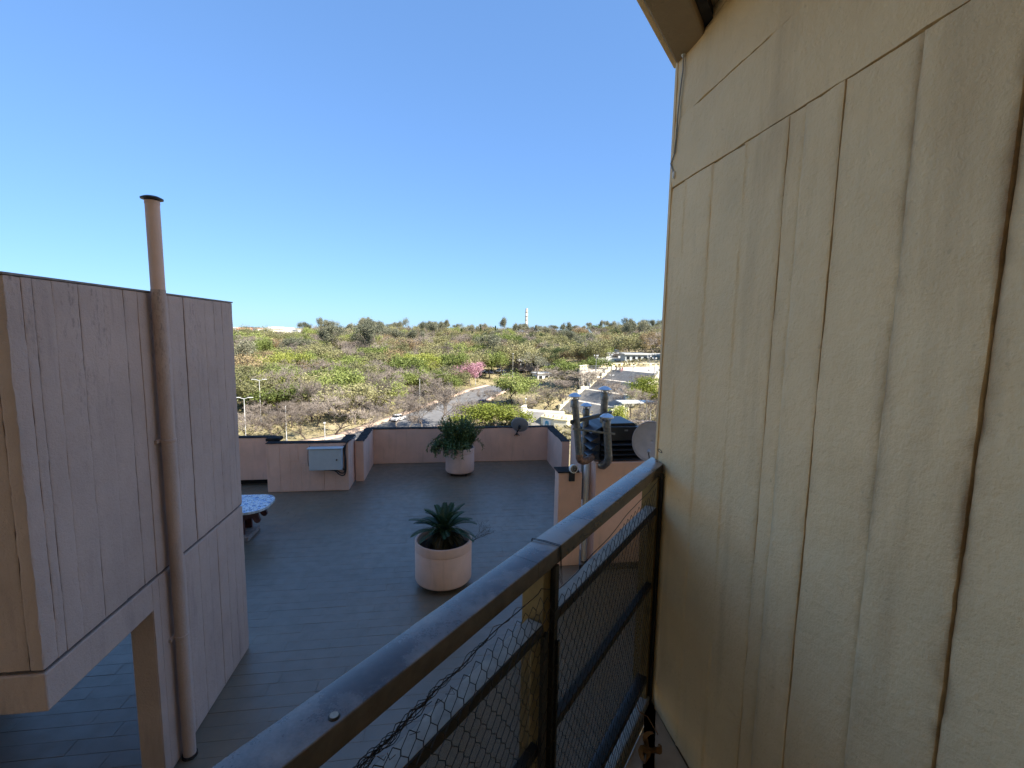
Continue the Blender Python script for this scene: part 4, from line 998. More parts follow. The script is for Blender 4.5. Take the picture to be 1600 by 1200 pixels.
# --- cars
def car(loc, rz_, paint, label, group='cars around the park'):
    z = gz1(*loc[:2])+.1; o = empty('parked_car', (loc[0], loc[1], z), label, 'car', group); o.rotation_euler[2] = 0
    ca, sa = math.cos(rz_), math.sin(rz_); X = np.array([ca, sa, 0]); Y = np.array([-sa, ca, 0]); A = (X, Y, ZZ); O = np.array([loc[0], loc[1], z])
    def loft(secs):   # secs: (x, half width, z0, z1)
        mb = MB()
        for x, hw, z0, z1 in secs:
            for a, b in ((-hw, z0), (hw, z0), (hw*1.02, (z0+z1)/2), (hw*.93, z1), (-hw*.93, z1), (-hw*1.02, (z0+z1)/2)): mb.v.append(tuple(O+X*x+Y*a+ZZ*b))
        n = len(secs); mb.f = [tuple(range(6)), tuple(range((n-1)*6, n*6))[::-1]]+[(i*6+j, (i+1)*6+j, (i+1)*6+(j+1) % 6, i*6+(j+1) % 6) for i in range(n-1) for j in range(6)]
        return mb
    loft([(-2.1, .70, .35, .75), (-2.0, .80, .28, .92), (-1.2, .86, .24, .96), (0, .87, .24, .95), (1.0, .86, .24, .92), (1.7, .82, .26, .80), (2.08, .68, .34, .66)]).build('body', paint, o, smooth=True, bevel=.03)
    loft([(-1.75, .66, .93, .96), (-1.15, .74, .93, 1.40), (-.2, .76, .93, 1.47), (.35, .74, .93, 1.42), (1.1, .68, .90, .93)]).build('cabin', 'glassdark', o, smooth=True)
    loft([(-1.2, .70, 1.395, 1.43), (-.2, .73, 1.45, 1.50), (.38, .70, 1.405, 1.44)]).build('roof', paint, o, smooth=True)
    for sx in (-.62, .02):
        for sy in (-1, 1): beam(MB(), O+X*sx+Y*sy*.765+ZZ*.93, O+X*(sx+(.12 if sx > 0 else -.05))+Y*sy*.70+ZZ*1.44, .07, .05).build('pillar', paint, o)
    for sx in (-1.3, 1.3):
        for sy in (-1, 1):
            c = O+X*sx+Y*sy*.72+ZZ*.31; wv = MB().lathe(tuple(c), [(.31, 0), (.32, .03), (.32, .14), (.3, .17)], 16, tuple(Y*sy)).build('tyre', 'rubber', o)
            MB().lathe(tuple(c+Y*sy*.155), [(.19, 0), (.19, .02), (.06, .03)], 10, tuple(Y*sy)).build('rim', 'galvcap', wv)
    for sy in (-1, 1):
        MB().box((1.93, sy*.5-.14, .58), (2.09, sy*.5+.14, .70), A, O).build('headlight', 'lampwhite', o, bevel=.02)
        MB().box((-2.10, sy*.6-.1, .66), (-1.98, sy*.6+.1, .82), A, O).build('tail_light', 'carred', o, bevel=.02)
    return o
def road_dir(p):
    i = int(np.argmin(np.linalg.norm(ROAD-p[:2], axis=1))); d = ROAD[min(i+1, len(ROAD)-1)]-ROAD[max(i-1, 0)]; d = d/np.linalg.norm(d); return ROAD[i], d
p, _ = ghit(606, 657); q, d = road_dir(p); nrm = np.array([d[1], -d[0]]); car((*(q+nrm*1.6), 0), math.atan2(d[1], d[0]), 'carwhite', 'white hatchback driving along the grey park road')
for x, y, a, c_, l_ in ((752, 583, .2, 'carwhite', 'white car parked in shade beside the pink blossoming tree'), (765, 585, .25, 'cardark', 'dark car parked in the shade beneath the leafy green trees'), (782, 582, .2, 'carwhite', 'white car parked behind the pale grey lamp post'), (790, 588, .3, 'cargrey', 'grey car parked in the shade near the round green tree'), (836, 594, .9, 'cardark', 'dark blue car parked beside the white kiosk'), (755, 634, .7, 'cardark', 'dark car parked in the shade of a leafless tree near the road')):
    car(gb(x, y), a, c_, l_)
# --- low buildings among the trees
def house(name, c, w_, d_, h, rz_, label, wall='white', roof='roofgrey', flat=True, wins=4, cat='building', group=None, parts=True):
    o = empty(name, (c[0], c[1], c[2]-.5), label, cat, group); ca, sa = math.cos(rz_), math.sin(rz_); X = np.array([ca, sa, 0]); Y = np.array([-sa, ca, 0]); A = (X, Y, ZZ); O = np.array(c)
    MB().box((-w_/2, -d_/2, -1), (w_/2, d_/2, h), A, O).build('wall', wall, o)
    if flat: MB().box((-w_/2-.5, -d_/2-.6, h+.003), (w_/2+.5, d_/2+.4, h+.38), A, O).build('roof', roof, o)
    else:
        P = [(-w_/2-.4, -d_/2-.4, h), (w_/2+.4, -d_/2-.4, h), (w_/2+.4, d_/2+.4, h), (-w_/2-.4, d_/2+.4, h), (-w_/2, 0, h+d_*.3), (w_/2, 0, h+d_*.3)]
        MB().add([O+X*a+Y*b+ZZ*(e+.003) for a, b, e in P], [(0, 1, 5, 4), (2, 3, 4, 5), (0, 4, 3), (1, 2, 5), (3, 2, 1, 0)]).build('roof', roof, o)
    for i in range(wins):
        x = -w_/2+w_*(i+.5)/wins
        f = MB().box((x-w_/wins*.32, -d_/2-.06, h*.35), (x+w_/wins*.32, -d_/2+.05, h*.82), A, O).build('window', 'lampwhite', o)
        if parts: MB().box((x-w_/wins*.27, -d_/2-.08, h*.39), (x+w_/wins*.27, -d_/2-.061, h*.78), A, O).build('pane', 'glassdark', f)
    return o
tz = lambda x, y, d: atd(x, y, d)
h1 = house('pavilion', tz(966, 562, 185), 19, 8, 2.6, -.12, 'low white modern pavilion with a flat overhanging roof beyond the plaza', 'white', 'lampwhite')
a = tz(963, 553, 186); MB().lathe((a[0], a[1], a[2]-.6), [(1.2, 0), (1.2, 2.2), (.3, 2.6)], 12).build('water_tank', 'roofgrey', h1)
house('glass_pavilion', tz(1003, 566, 176), 15, 7, 3.0, -.1, 'long low glass-fronted building with white roof beside the pavilion', 'greybox', 'lampwhite', wins=7)
house('shed', tz(823, 575, 195), 9, 7, 3.0, .1, 'pale pitched-roof shed between the trees behind the round tree', 'stonefoot', 'roofgrey', False, 2)
house('kiosk', tz(845, 596, 170), 5, 4, 3.0, .3, 'small white kiosk beside the leaning white tree trunk', 'white', 'lampwhite', True, 2)
house('park_house', tz(862, 568, 205), 8, 6, 3.0, .1, 'white roofed park house behind the dark pine', 'white', 'lampwhite', False, 2)
# bus shelter / picnic shelter at right
c = ghit(992, 668)[0]; shl = empty('shelter', c, 'small park shelter with a pale sheet roof on posts near the stairs', 'shelter')
zt = ony(995, 628, c[1])[2]
for i, (dx, dy) in enumerate(((-2.2, -.8), (2.4, -.8), (-2.2, .9), (2.4, .9))): MB().tube([c+np.array([dx, dy, -1]), np.array([c[0]+dx, c[1]+dy, zt-.1])], .09, 6).build('post', 'lampwhite', shl)
MB().box((c[0]-3.2, c[1]-1.4, zt-.1), (c[0]+.9, c[1]+1.6, zt+.12)).build('roof', 'lampwhite', shl, bevel=.04)
MB().box((c[0]+.95, c[1]-1.3, zt-.05), (c[0]+3.3, c[1]+1.5, zt+.1)).build('roof_panel', 'glassdark', shl, bevel=.03)
MB().box((c[0]-2.6, c[1]-.9, c[2]+1.0), (c[0]+3.0, c[1]+.8, c[2]+1.15)).build('deck', 'stonefoot', shl)
# --- striped chimney
ct = atd(823, 482, 700); zb = gz1(ct[0], ct[1])-12
ch = empty('chimney', (ct[0], ct[1], zb), 'tall pale banded industrial chimney above the treeline', 'chimney')
Hh = ct[2]-zb
for k in range(9):
    z0 = zb+Hh*k/9; r0 = 2.25-.45*k/9
    MB().lathe((ct[0], ct[1], z0), [(r0, .01), (r0-.05, Hh/9-.01)], 20).build('shaft_section', 'cream' if k % 2 else 'landing', ch, smooth=True)
    if k: MB().lathe((ct[0], ct[1], z0-.5), [(r0+.02, 0), (r0+.55, .2), (r0+.55, .9), (r0+.02, 1.1)], 20).build('platform', 'lampgrey', ch)
# --- far houses on the left skyline
rr = random.Random(31)
for k in range(26):
    x = 366+k*3.7+rr.uniform(-2, 2); p = atd(x, 520.5+rr.uniform(-1.5, 4), rr.uniform(390, 560)); 
    house('far_house', p, rr.uniform(7, 13), 7, rr.uniform(3, 5), rr.uniform(-.4, .4), 'small pale house on the far skyline beyond the woods', rr.choice(['white', 'cream', 'white']), rr.choice(['rooftile', 'roofgrey', 'lampwhite']), rr.random() < .5, 2, 'house', 'houses on the far skyline', False)

# --- people
def person(loc, heading, pose, mats, label, group=None):
    loc = np.array(loc); ca, sa = math.cos(heading), math.sin(heading); Fw = np.array([ca, sa, 0]); Sd = np.array([-sa, ca, 0])
    o = empty('person', loc, label, 'person', group)
    if pose == 'sit':
        J = {'pel': (0, 0, .12), 'sp': (.02, 0, .38), 'neck': (.05, 0, .62), 'head0': (.07, 0, .70), 'head1': (.09, 0, .86)}
        for s_, k in ((-1, 'l'), (1, 'r')): J.update({'hip'+k: (.03, s_*.1, .11), 'kn'+k: (.45, s_*.13, .22), 'an'+k: (.60, s_*.13, -.2), 'to'+k: (.8, s_*.14, -.24), 'sh'+k: (.05, s_*.19, .56), 'el'+k: (.15, s_*.25, .32), 'ha'+k: (.38, s_*.14, .27)})
    else:
        J = {'pel': (0, 0, .92), 'sp': (0, 0, 1.15), 'neck': (0, 0, 1.42), 'head0': (.02, 0, 1.5), 'head1': (.03, 0, 1.68)}
        for s_, k in ((-1, 'l'), (1, 'r')): J.update({'hip'+k: (0, s_*.09, .88), 'kn'+k: (.06*s_, s_*.1, .48), 'an'+k: (.12*s_-.04, s_*.1, .08), 'to'+k: (.12*s_+.13, s_*.11, .03), 'sh'+k: (0, s_*.19, 1.37), 'el'+k: (-.03*s_, s_*.24, 1.1), 'ha'+k: (.07, s_*.24, .86)})
    rd = {'pel': .13, 'sp': .12, 'neck': .055, 'head0': .09, 'head1': .085, 'hip': .09, 'kn': .06, 'an': .042, 'to': .035, 'sh': .06, 'el': .045, 'ha': .035}
    names = list(J); ed_ = [('pel', 'sp'), ('sp', 'neck'), ('neck', 'head0'), ('head0', 'head1')]
    for k in 'lr': ed_ += [('pel', 'hip'+k), ('hip'+k, 'kn'+k), ('kn'+k, 'an'+k), ('an'+k, 'to'+k), ('neck', 'sh'+k), ('sh'+k, 'el'+k), ('el'+k, 'ha'+k)]
    me = bpy.data.meshes.new('body'); me.from_pydata([tuple(Fw*J[n][0]+Sd*J[n][1]+ZZ*J[n][2]) for n in names], [(names.index(a), names.index(b)) for a, b in ed_], [])
    b = bpy.data.objects.new('body', me); col.objects.link(b); b.parent = o
    b.modifiers.new('skin', 'SKIN'); b.modifiers.new('sub', 'SUBSURF').levels = 1
    sv = me.skin_vertices[0].data
    for i, n in enumerate(names):
        r_ = rd[n] if n in rd else rd[n[:-1]]; sv[i].radius = (r_, r_)
    sv[0].use_root = True; me.materials.append(MT[mats])
    hp = loc+Fw*J['head1'][0]+Sd*J['head1'][1]+ZZ*(J['head1'][2]-.03)
    MB().lathe(tuple(hp-Fw*.015), [(.09, .0), (.105, .05), (.085, .11), (.02, .14)], 10).build('hair', 'cloth1', o, smooth=True)
    MB().lathe(tuple(hp+Fw*.05), [(.02, -.10), (.06, -.07), (.07, 0), (.05, .04)], 10).build('face', 'skin', o, smooth=True)
    return o
hd = math.atan2(-V[1], -V[0])
for k, (u_, m_, l_) in enumerate(((1.9, 'cloth1', 'person in dark clothes sitting at the top of the stairway beside the pier'), (3.1, 'cloth1', 'person in black sitting in the middle of the group atop the stairway'), (3.9, 'cloth2', 'person in reddish clothes sitting atop the stairway'))):
    person(T+U*u_+V*.05+ZZ*.02, hd, 'sit', m_, l_)
s1_ = levels[2]; person(T+U*.9+V*(s1_[0]+.8)+ZZ*(s1_[1]+.01), hd, 'stand', 'cloth3', 'person in blue standing on a stairway landing by the left balustrade')
for k, l_ in ((.8, 'person in dark clothes sitting on the upper landing edge by the balustrade'), (1.9, 'person in dark blue sitting on the upper landing edge further from the balustrade')):
    person(T+U*k+V*(levels[0][2]-1.45)+ZZ*(levels[0][3]+.02), hd, 'sit', 'cloth1' if k < 1 else 'cloth3', l_)

# ================================================================== trees
def limb_tree(seed, H, trunk, levels, spread, ratio, nb, up=.15, r0=.2, wob=.12):
    rg_ = random.Random(seed); segs = []; tips = []
    def grow(p, d, L, r_, lv):
        n = 3; q = p.copy(); r1 = r_
        for i in range(n):
            d = (d+Vector((rg_.gauss(0, wob), rg_.gauss(0, wob), rg_.gauss(0, wob)+up*.3))).normalized(); nx_ = q+d*L/n; segs.append((q.copy(), nx_.copy(), r1, r1*.88, lv)); q = nx_; r1 *= .88
            if lv <= levels-2 and i == 1 and rg_.random() < .5 and lv > 0: child(q, d, L*.6, r1*.6, lv+1)
        if lv >= levels: tips.append((q.copy(), d.copy())); return
        for _ in range(rg_.choice(nb)): child(q, d, L*ratio*rg_.uniform(.8, 1.15), r1*.72, lv+1)
    def child(q, d, L, r_, lv):
        a = rg_.uniform(0, 6.283); o_ = d.orthogonal().normalized(); e = d.cross(o_); s_ = rg_.uniform(.5, 1.1)*spread
        nd = (d*math.cos(s_)+(o_*math.cos(a)+e*math.sin(a))*math.sin(s_)+Vector((0, 0, up))).normalized(); grow(q, nd, L, r_, lv)
    grow(Vector((0, 0, -.3)), Vector((rg_.uniform(-.12, .12), rg_.uniform(-.12, .12), 1)).normalized(), trunk, r0, 0)
    return segs, tips
def normalise(segs, tips, H, Wd):
    P = np.array([tuple(s[1]) for s in segs]); h = P[:, 2].max(); c = (np.percentile(P[:, :2], 98, axis=0)-np.percentile(P[:, :2], 2, axis=0)).max()/2
    sz, sx = H/h, (Wd/2)/max(c, .1)
    cx, cy_ = np.median(P[P[:, 2] > h*.5][:, :2], axis=0)
    f = lambda v: Vector(((v.x-cx*max(0, v.z)/h)*sx, (v.y-cy_*max(0, v.z)/h)*sx, v.z*sz))
    return [(f(a), f(b), r, q, l) for a, b, r, q, l in segs], [(f(a), d) for a, d in tips]
def mesh_of(mb, name, mat):
    me = bpy.data.meshes.new(name); me.from_pydata(mb.v, [], mb.f); me.materials.append(MT[mat]); return me
def card(mb, c, s_, rg_, flat=.0):
    n = Vector((rg_.gauss(0, 1), rg_.gauss(0, 1), rg_.gauss(0, 1)+flat)).normalized(); u = n.orthogonal().normalized(); v = n.cross(u); a = rg_.uniform(0, 6.28); u, v = u*math.cos(a)+v*math.sin(a), v*math.cos(a)-u*math.sin(a)
    u *= s_*rg_.uniform(.6, 1.2); v *= s_*rg_.uniform(.35, .7); mb.add([c-u, c-v*.9+u*.2, c+u, c+v], [(0, 1, 2, 3)])
TEMPL = {}
def template(kind, seed):
    rg_ = random.Random(seed*17+3); tm = MB(); cm = MB()
    bark, leafm = {'green': ('barkdark', 'leaf_green'), 'lime': ('barkdark', 'leaf_lime'), 'olive': ('barkgrey', 'leaf_olive'), 'rust': ('barkgrey', 'leaf_rust'), 'pink': ('barkgrey', 'leaf_pink'), 'bare': ('barkdark', 'twig'),
                   'gum': ('barkgrey', 'leaf_gum'), 'cypress': ('barkdark', 'leaf_dark'), 'pine': ('barkdark', 'leaf_dark'), 'gaunt': ('barkgrey', 'leaf_gum'), 'street': ('barkgrey', 'twig')}[kind]
    if kind in ('green', 'lime', 'olive', 'rust', 'pink'):
        segs, tips = limb_tree(seed, 8, 1.6, 4, .62, .80, [2, 3, 3], .10, .2); segs, tips = normalise(segs, tips, 7.2, 8)
        per, sg, sz = {'green': (44, .66, .2), 'lime': (38, .62, .2), 'olive': (32, .64, .19), 'rust': (26, .6, .18), 'pink': (34, .55, .17)}[kind]
        tips += [(s_[1], s_[1]-s_[0]) for s_ in segs if s_[4] >= 3 and rg_.random() < .22]
        tips += [(Vector((s_[1].x*1.12, s_[1].y*1.12, s_[1].z*.86)), s_[1]-s_[0]) for s_ in segs if s_[4] >= 3 and rg_.random() < .16]
        if len(tips) > 210: tips = rg_.sample(tips, 210)
        for t_, d in tips:
            k = int(per*rg_.uniform(.35, 1.6))
            for _ in range(k): card(cm, t_+Vector((rg_.gauss(0, sg), rg_.gauss(0, sg), rg_.gauss(0, sg*.7))), sz*rg_.uniform(.7, 1.3), rg_, .5)
        if kind in ('olive', 'rust'):
            for a, b, r_, q, l in segs:
                if l >= 4: tm.tube([a, b], [.025, .018], 3, False)
    elif kind in ('bare', 'street'):
        segs, tips = limb_tree(seed, 8, 1.5 if kind == 'bare' else 2.8, 5, .58 if kind == 'bare' else .45, .80, [2, 3], .12, .19 if kind == 'bare' else .14, .15); segs, tips = normalise(segs, tips, 7.2, 8.4 if kind == 'bare' else 6)
        for a, b, r_, q, l in segs:
            if l >= 4: cm.tube([a, b], [max(r_, .016), max(q, .013)], 3, False)
        for t_, d in tips:
            for _ in range(9 if kind == 'bare' else 5):
                v = (d+Vector((rg_.gauss(0, 1), rg_.gauss(0, 1), rg_.gauss(0, .8)))*.75).normalized(); L = rg_.uniform(.4, 1.0); m_ = t_+v*L*.5+Vector((rg_.gauss(0, .08), rg_.gauss(0, .08), rg_.gauss(0, .08)))
                cm.tube([t_, m_, m_+(v+Vector((rg_.gauss(0, .5), rg_.gauss(0, .5), rg_.gauss(0, .5))))*L*.4], [.019, .015, .009], 3, False)
                if rg_.random() < .5: card(cm, m_, .06, rg_)
    elif kind in ('gum', 'gaunt'):
        segs, tips = limb_tree(seed, 14, 4.2 if kind == 'gum' else 6, 4, .5, .66, [2, 3], .18, .24); segs, tips = normalise(segs, tips, 14, 6.8 if kind == 'gum' else 6)
        tips += [(s_[1], s_[1]-s_[0]) for s_ in segs if s_[4] >= 2 and rg_.random() < (.5 if kind == 'gum' else .2)]
        tips = rg_.sample(tips, min(len(tips), 120 if kind == 'gum' else 45))
        for t_, d in tips:
            for _ in range(int(rg_.uniform(26, 80) if kind == 'gum' else rg_.uniform(14, 50))): card(cm, t_+Vector((rg_.gauss(0, .5), rg_.gauss(0, .5), rg_.gauss(0, .75)-.35)), .2*rg_.uniform(.6, 1.3), rg_)
    elif kind == 'cypress':
        segs = [(Vector((0, 0, -.3)), Vector((0, 0, 9)), .2, .03, 0)]
        for _ in range(2200):
            z = rg_.random()**.8*10; r_ = 1.15*(1-z/10.6)**.7*min(1, .5+z)*rg_.uniform(.55, 1.1)**.6*(1+.2*math.sin(z*5+seed)); a = rg_.uniform(0, 6.28); card(cm, Vector((r_*math.cos(a), r_*math.sin(a), z+.5)), .2, rg_)
    else:
        segs, _t = limb_tree(seed, 9, 3.5, 3, .9, .6, [3, 4], .05, .24); segs, _t = normalise(segs, _t, 8.0, 7.5)
        for t_, d in rg_.sample(_t, min(len(_t), 40)):
            for _ in range(100):
                g_ = Vector((rg_.gauss(0, .6), rg_.gauss(0, .6), rg_.gauss(0, .36))); card(cm, t_+g_, .15, rg_, 1)
    for a, b, r_, q, l in segs:
        if l <= 3: tm.tube([a, b], [max(r_, .03), max(q, .025)], 6 if l < 2 else 4, False)
    return mesh_of(tm, 'trunk', bark), mesh_of(cm, 'crown', leafm)
NOM = {'green': (8, 8.6), 'lime': (8, 8.6), 'olive': (8, 8.4), 'rust': (8, 8.4), 'pink': (8, 8.4), 'bare': (7.8, 8.8), 'street': (7.8, 6.4), 'gum': (14.5, 7.5), 'gaunt': (14.5, 6.5), 'cypress': (10.5, 2.3), 'pine': (9, 8.6)}
NAME = {'green': 'acacia_tree', 'lime': 'acacia_tree', 'olive': 'scrub_tree', 'rust': 'scrub_tree', 'pink': 'blossom_tree', 'bare': 'bare_tree', 'street': 'bare_tree', 'gum': 'eucalyptus_tree', 'gaunt': 'eucalyptus_tree', 'cypress': 'cypress_tree', 'pine': 'pine_tree'}
LAB = {'green': 'bright green leafy tree growing in the hillside woodland', 'lime': 'yellow-green acacia tree growing in the hillside woodland', 'olive': 'olive half-leafed tree growing in the hillside woodland', 'rust': 'rusty brown sparse tree growing in the hillside woodland',
       'bare': 'leafless grey-brown twiggy tree growing in the hillside woodland', 'gum': 'tall grey-green eucalyptus tree growing along the skyline ridge', 'gaunt': 'gaunt pale-trunked eucalyptus with sparse tufts on the skyline ridge', 'cypress': 'narrow dark cypress tree standing along the skyline ridge', 'pine': 'dark green pine tree growing among the woodland', 'street': 'slender leafless street tree standing beside the grey road'}
GRP = {'gum': 'trees on the skyline ridge', 'gaunt': 'trees on the skyline ridge', 'cypress': 'trees on the skyline ridge', 'street': 'street trees along the road'}
NV = {'bare': 4, 'green': 4, 'olive': 4, 'lime': 3, 'gum': 4}
rt_ = random.Random(99); PLACED = []
def tree(kind, base, H, Wd, label=None, group=None):
    v = rt_.randrange(NV.get(kind, 2)); key = (kind, v)
    if key not in TEMPL: TEMPL[key] = template(kind, v*7+len(kind)*3+1)
    o = bpy.data.objects.new(NAME[kind], None); col.objects.link(o); o.location = Vector([float(q) for q in base]); o.rotation_euler[2] = rt_.uniform(0, 6.28)
    s_ = Wd/NOM[kind][1]; o.scale = (s_, s_, H/NOM[kind][0])
    tag(o, label or LAB[kind], 'tree', group if label else (group or GRP.get(kind, 'trees in the hillside woodland')))
    for me, n in zip(TEMPL[key], ('trunk', 'crown')):
        c = bpy.data.objects.new(n, me); col.objects.link(c); c.parent = o
    PLACED.append((base[0], base[1], Wd)); return o
def ptree(kind, px, base_y, top_y, wpx, label=None, group=None, dep_=None):
    """tree whose foot stands on the ground under a photo pixel"""
    b, d = ghit(px, base_y)
    if dep_: b = atd(px, base_y, dep_); d = dep_; b[2] = gz1(b[0], b[1]); 
    topz = CZ+ (atd(px, top_y, d)[2]-CZ); H = max(2.5, topz-b[2]); return tree(kind, b, H, wpx/F*d, label, group)
# trees one can single out
ptree('green', 800, 634, 578, 58, 'round dense bright green tree near the foot of the stairway')
ptree('lime', 771, 676, 628, 96, 'spreading yellow-green acacia with an arching trunk above the back parapet')
ptree('green', 765, 592, 545, 40, 'leafy bright green tree behind the pink blossoming tree')
ptree('green', 705, 600, 549, 46, 'bright green tree on the hillside left of the pink blossoming tree')
ptree('pink', 736, 604, 562, 42, 'pink blossoming tree beside the sandy path')
ptree('olive', 785, 586, 538, 50, 'large olive tree shading the parked cars')
ptree('olive', 818, 584, 530, 52, 'tall olive-brown spreading tree behind the grey lamp post')
ptree('pine', 872, 585, 534, 50, 'dark spreading pine above the bright green hedge-like trees')
ptree('green', 884, 595, 560, 60, 'wide flat-topped bright green tree beside the plaza railing')
ptree('green', 926, 588, 556, 40, 'small bright green tree at the plaza wall corner')
ptree('lime', 1012, 640, 586, 54, 'bright green tree on the right of the stairway')
ptree('lime', 966, 682, 632, 50, 'yellow-green tree behind the galvanised flues')
ptree('gaunt', 838, 606, 548, 34, 'pale leaning eucalyptus trunk beside the white kiosk')
ptree('gum', 383, 606, 532, 44, 'pale forked eucalyptus on the slope beside the roof volume')
ptree('cypress', 397, 598, 560, 14, 'dark narrow conifer beside the pale forked eucalyptus')
for x, y, t_, w_ in ((476, 628, 588, 62), (520, 620, 572, 74), (445, 622, 580, 60), (556, 612, 570, 60), (392, 640, 600, 58), (415, 612, 574, 44), (655, 603, 570, 44), (585, 578, 548, 54), (500, 556, 530, 44)): ptree('green', x, y, t_, w_)
for x, y, t_, w_ in ((545, 634, 604, 50), (668, 617, 588, 40), (750, 655, 632, 40)): ptree('lime', x, y, t_, w_)
for x, y, t_, w_ in ((390, 697, 640, 60), (428, 694, 632, 70), (478, 690, 622, 72), (528, 680, 606, 92), (495, 668, 618, 60), (455, 668, 622, 56), (405, 668, 625, 60), (560, 640, 590, 60), (610, 630, 590, 54), (640, 634, 600, 46), (700, 610, 574, 50), (665, 612, 590, 46), (760, 640, 604, 56), (850, 640, 600, 56), (880, 625, 590, 54), (905, 612, 575, 50), (925, 606, 578, 44), (868, 606, 572, 50), (830, 646, 616, 36), (985, 650, 600, 60), (955, 630, 592, 46), (1010, 680, 630, 60), (1030, 665, 615, 60), (1005, 612, 582, 40), (945, 572, 548, 40), (905, 572, 545, 44), (1000, 690, 650, 50)): ptree('bare', x, y, t_, w_)
for x, y, t_, w_ in ((582, 682, 620, 48), (623, 676, 612, 60), (657, 676, 610, 62), (691, 672, 588, 70), (694, 668, 600, 50), (727, 670, 622, 46), (745, 662, 625, 40), (640, 680, 640, 30)): ptree('street', x, y, t_, w_)
# skyline ridge
for x, t_, w_, k in ((513, 505, 18, 'gum'), (505, 511, 14, 'gum'), (556, 511, 22, 'gum'), (578, 506, 24, 'gum'), (594, 503, 24, 'gum'), (618, 506, 20, 'gum'), (636, 496, 22, 'gaunt'), (630, 500, 14, 'gaunt'), (660, 504, 22, 'gum'), (672, 503, 22, 'gum'), (684, 504, 24, 'gum'), (697, 501, 22, 'gum'), (716, 505, 20, 'gaunt'), (709, 510, 16, 'gaunt'), (728, 511, 14, 'gaunt'), (735, 513, 12, 'gaunt'), (789, 498, 26, 'gum'), (760, 514, 14, 'gum'), (815, 514, 24, 'bare'), (808, 517, 22, 'bare'), (846, 517, 26, 'bare'), (865, 516, 24, 'bare'), (888, 505, 26, 'gum'), (912, 510, 24, 'gum'), (926, 510, 24, 'gum'), (948, 512, 26, 'gum'), (965, 511, 26, 'gum'), (983, 505, 28, 'gum'), (1000, 504, 28, 'gum'), (1020, 501, 28, 'gum'), (1036, 500, 28, 'gum'), (1060, 500, 30, 'gum'), (873, 519, 20, 'pine'), (606, 512, 24, 'pine'), (650, 513, 18, 'pine'), (860, 515, 14, 'pine')):
    d = rt_.uniform(320, 380); p = atd(x, 526, d); b = np.array([p[0], p[1], gz1(p[0], p[1])]); tz_ = atd(x, t_, d)[2]; tree(k, b, max(8, (tz_-b[2])*1.04), w_/F*d*(.62 if k in ('gum', 'gaunt') else .9))
for x, t_ in ((537, 515), (541, 516), (721, 513), (738, 517), (747, 510), (751, 508), (757, 514), (771, 511), (774, 509), (777, 513), (802, 515), (865, 517), (968, 522), (972, 520), (1008, 515)):
    d = rt_.uniform(320, 360); p = atd(x, 526, d); b = np.array([p[0], p[1], gz1(p[0], p[1])]); tz_ = atd(x, t_, d)[2]; tree('cypress', b, max(7, tz_-b[2]), rt_.uniform(5.5, 8)/F*d)
for q in range(46):
    x = rt_.uniform(500, 1050); k = rt_.choices(['gum', 'gaunt', 'olive', 'bare', 'cypress'], [9, 3, 4, 3, 3])[0]; d = rt_.uniform(325, 400); p = atd(x, 526, d); b = np.array([p[0], p[1], gz1(p[0], p[1])])
    tree(k, b, rt_.uniform(8, 14) if k in ('gum', 'gaunt') else rt_.uniform(7, 10), rt_.uniform(6, 9)*(.35 if k == 'cypress' else 1), None if k in GRP else 'tree growing along the skyline ridge, '+('leafless and grey' if k == 'bare' else 'olive and half-leafed'), None if k in GRP else 'trees on the skyline ridge')
# woodland fill
def blocked(x, y):
    if np.min(np.linalg.norm(ROAD-np.array([x, y])+0, axis=1)) < 3.0: return True
    i = int(np.argmin(np.linalg.norm(ROAD-np.array([x, y]), axis=1))); d = ROAD[min(i+1, len(ROAD)-1)]-ROAD[max(i-1, 0)]; d = d/np.linalg.norm(d); n_ = np.array([d[1], -d[0]]); s_ = float((np.array([x, y])-ROAD[i])@n_)
    if -4 < s_ < 34 and np.linalg.norm(ROAD[i]-np.array([x, y])) < 45 and y < 150: return True
    q = np.array([x, y, 0])-T; u_, v_ = q@U, q@V
    if -4 < u_ < 40 and -30 < v_ < 22: return True
    return False
CNT = {}
ZL = {'green': 'bright green leafy tree', 'lime': 'yellow-green acacia tree', 'olive': 'olive half-leafed tree', 'rust': 'rusty brown sparse tree', 'bare': 'leafless grey-brown twiggy tree', 'gum': 'grey-green eucalyptus tree', 'pine': 'dark green pine tree'}
def fill(n, dmin, dmax, wts, hmin, hmax, wmin, wmax, sep, zone, xr=(335, 1085)):
    cnt = tries = 0
    while cnt < n and tries < n*14:
        tries += 1
        px = rt_.uniform(*xr); d = math.sqrt(rt_.uniform(dmin**2, dmax**2)); q = CAM+ray(px, 520)*d; b = np.array([q[0], q[1], gz1(q[0], q[1])])
        if blocked(b[0], b[1]): continue
        v = RC @ (b-CAM); py = 600+F*v[1]/v[2]
        if px > 715 and py > 598-(px-720)*.1: continue
        if 935 < px < 1045 and d < 178: continue
        if min((math.hypot(b[0]-x, b[1]-y)/(w_+1e-3) for x, y, w_ in PLACED), default=9) < sep: continue
        k = rt_.choices(list(wts), list(wts.values()))[0]
        if CNT.get(k, 0) > 215: continue
        CNT[k] = CNT.get(k, 0)+1
        tree(k, b, rt_.uniform(hmin, hmax)*(1.4 if k == 'gum' else 1)*(.55 if d > 250 and px < 470 else 1), rt_.uniform(wmin, wmax)*(.85 if k in ('gum', 'pine') else 1), ZL[k]+' '+zone, 'trees in the hillside woodland'); cnt += 1
fill(150, 100, 170, {'bare': 34, 'olive': 30, 'green': 18, 'lime': 4, 'rust': 6, 'pine': 3}, 7.5, 11, 9, 13, .45, 'on the lower wooded slope above the road')
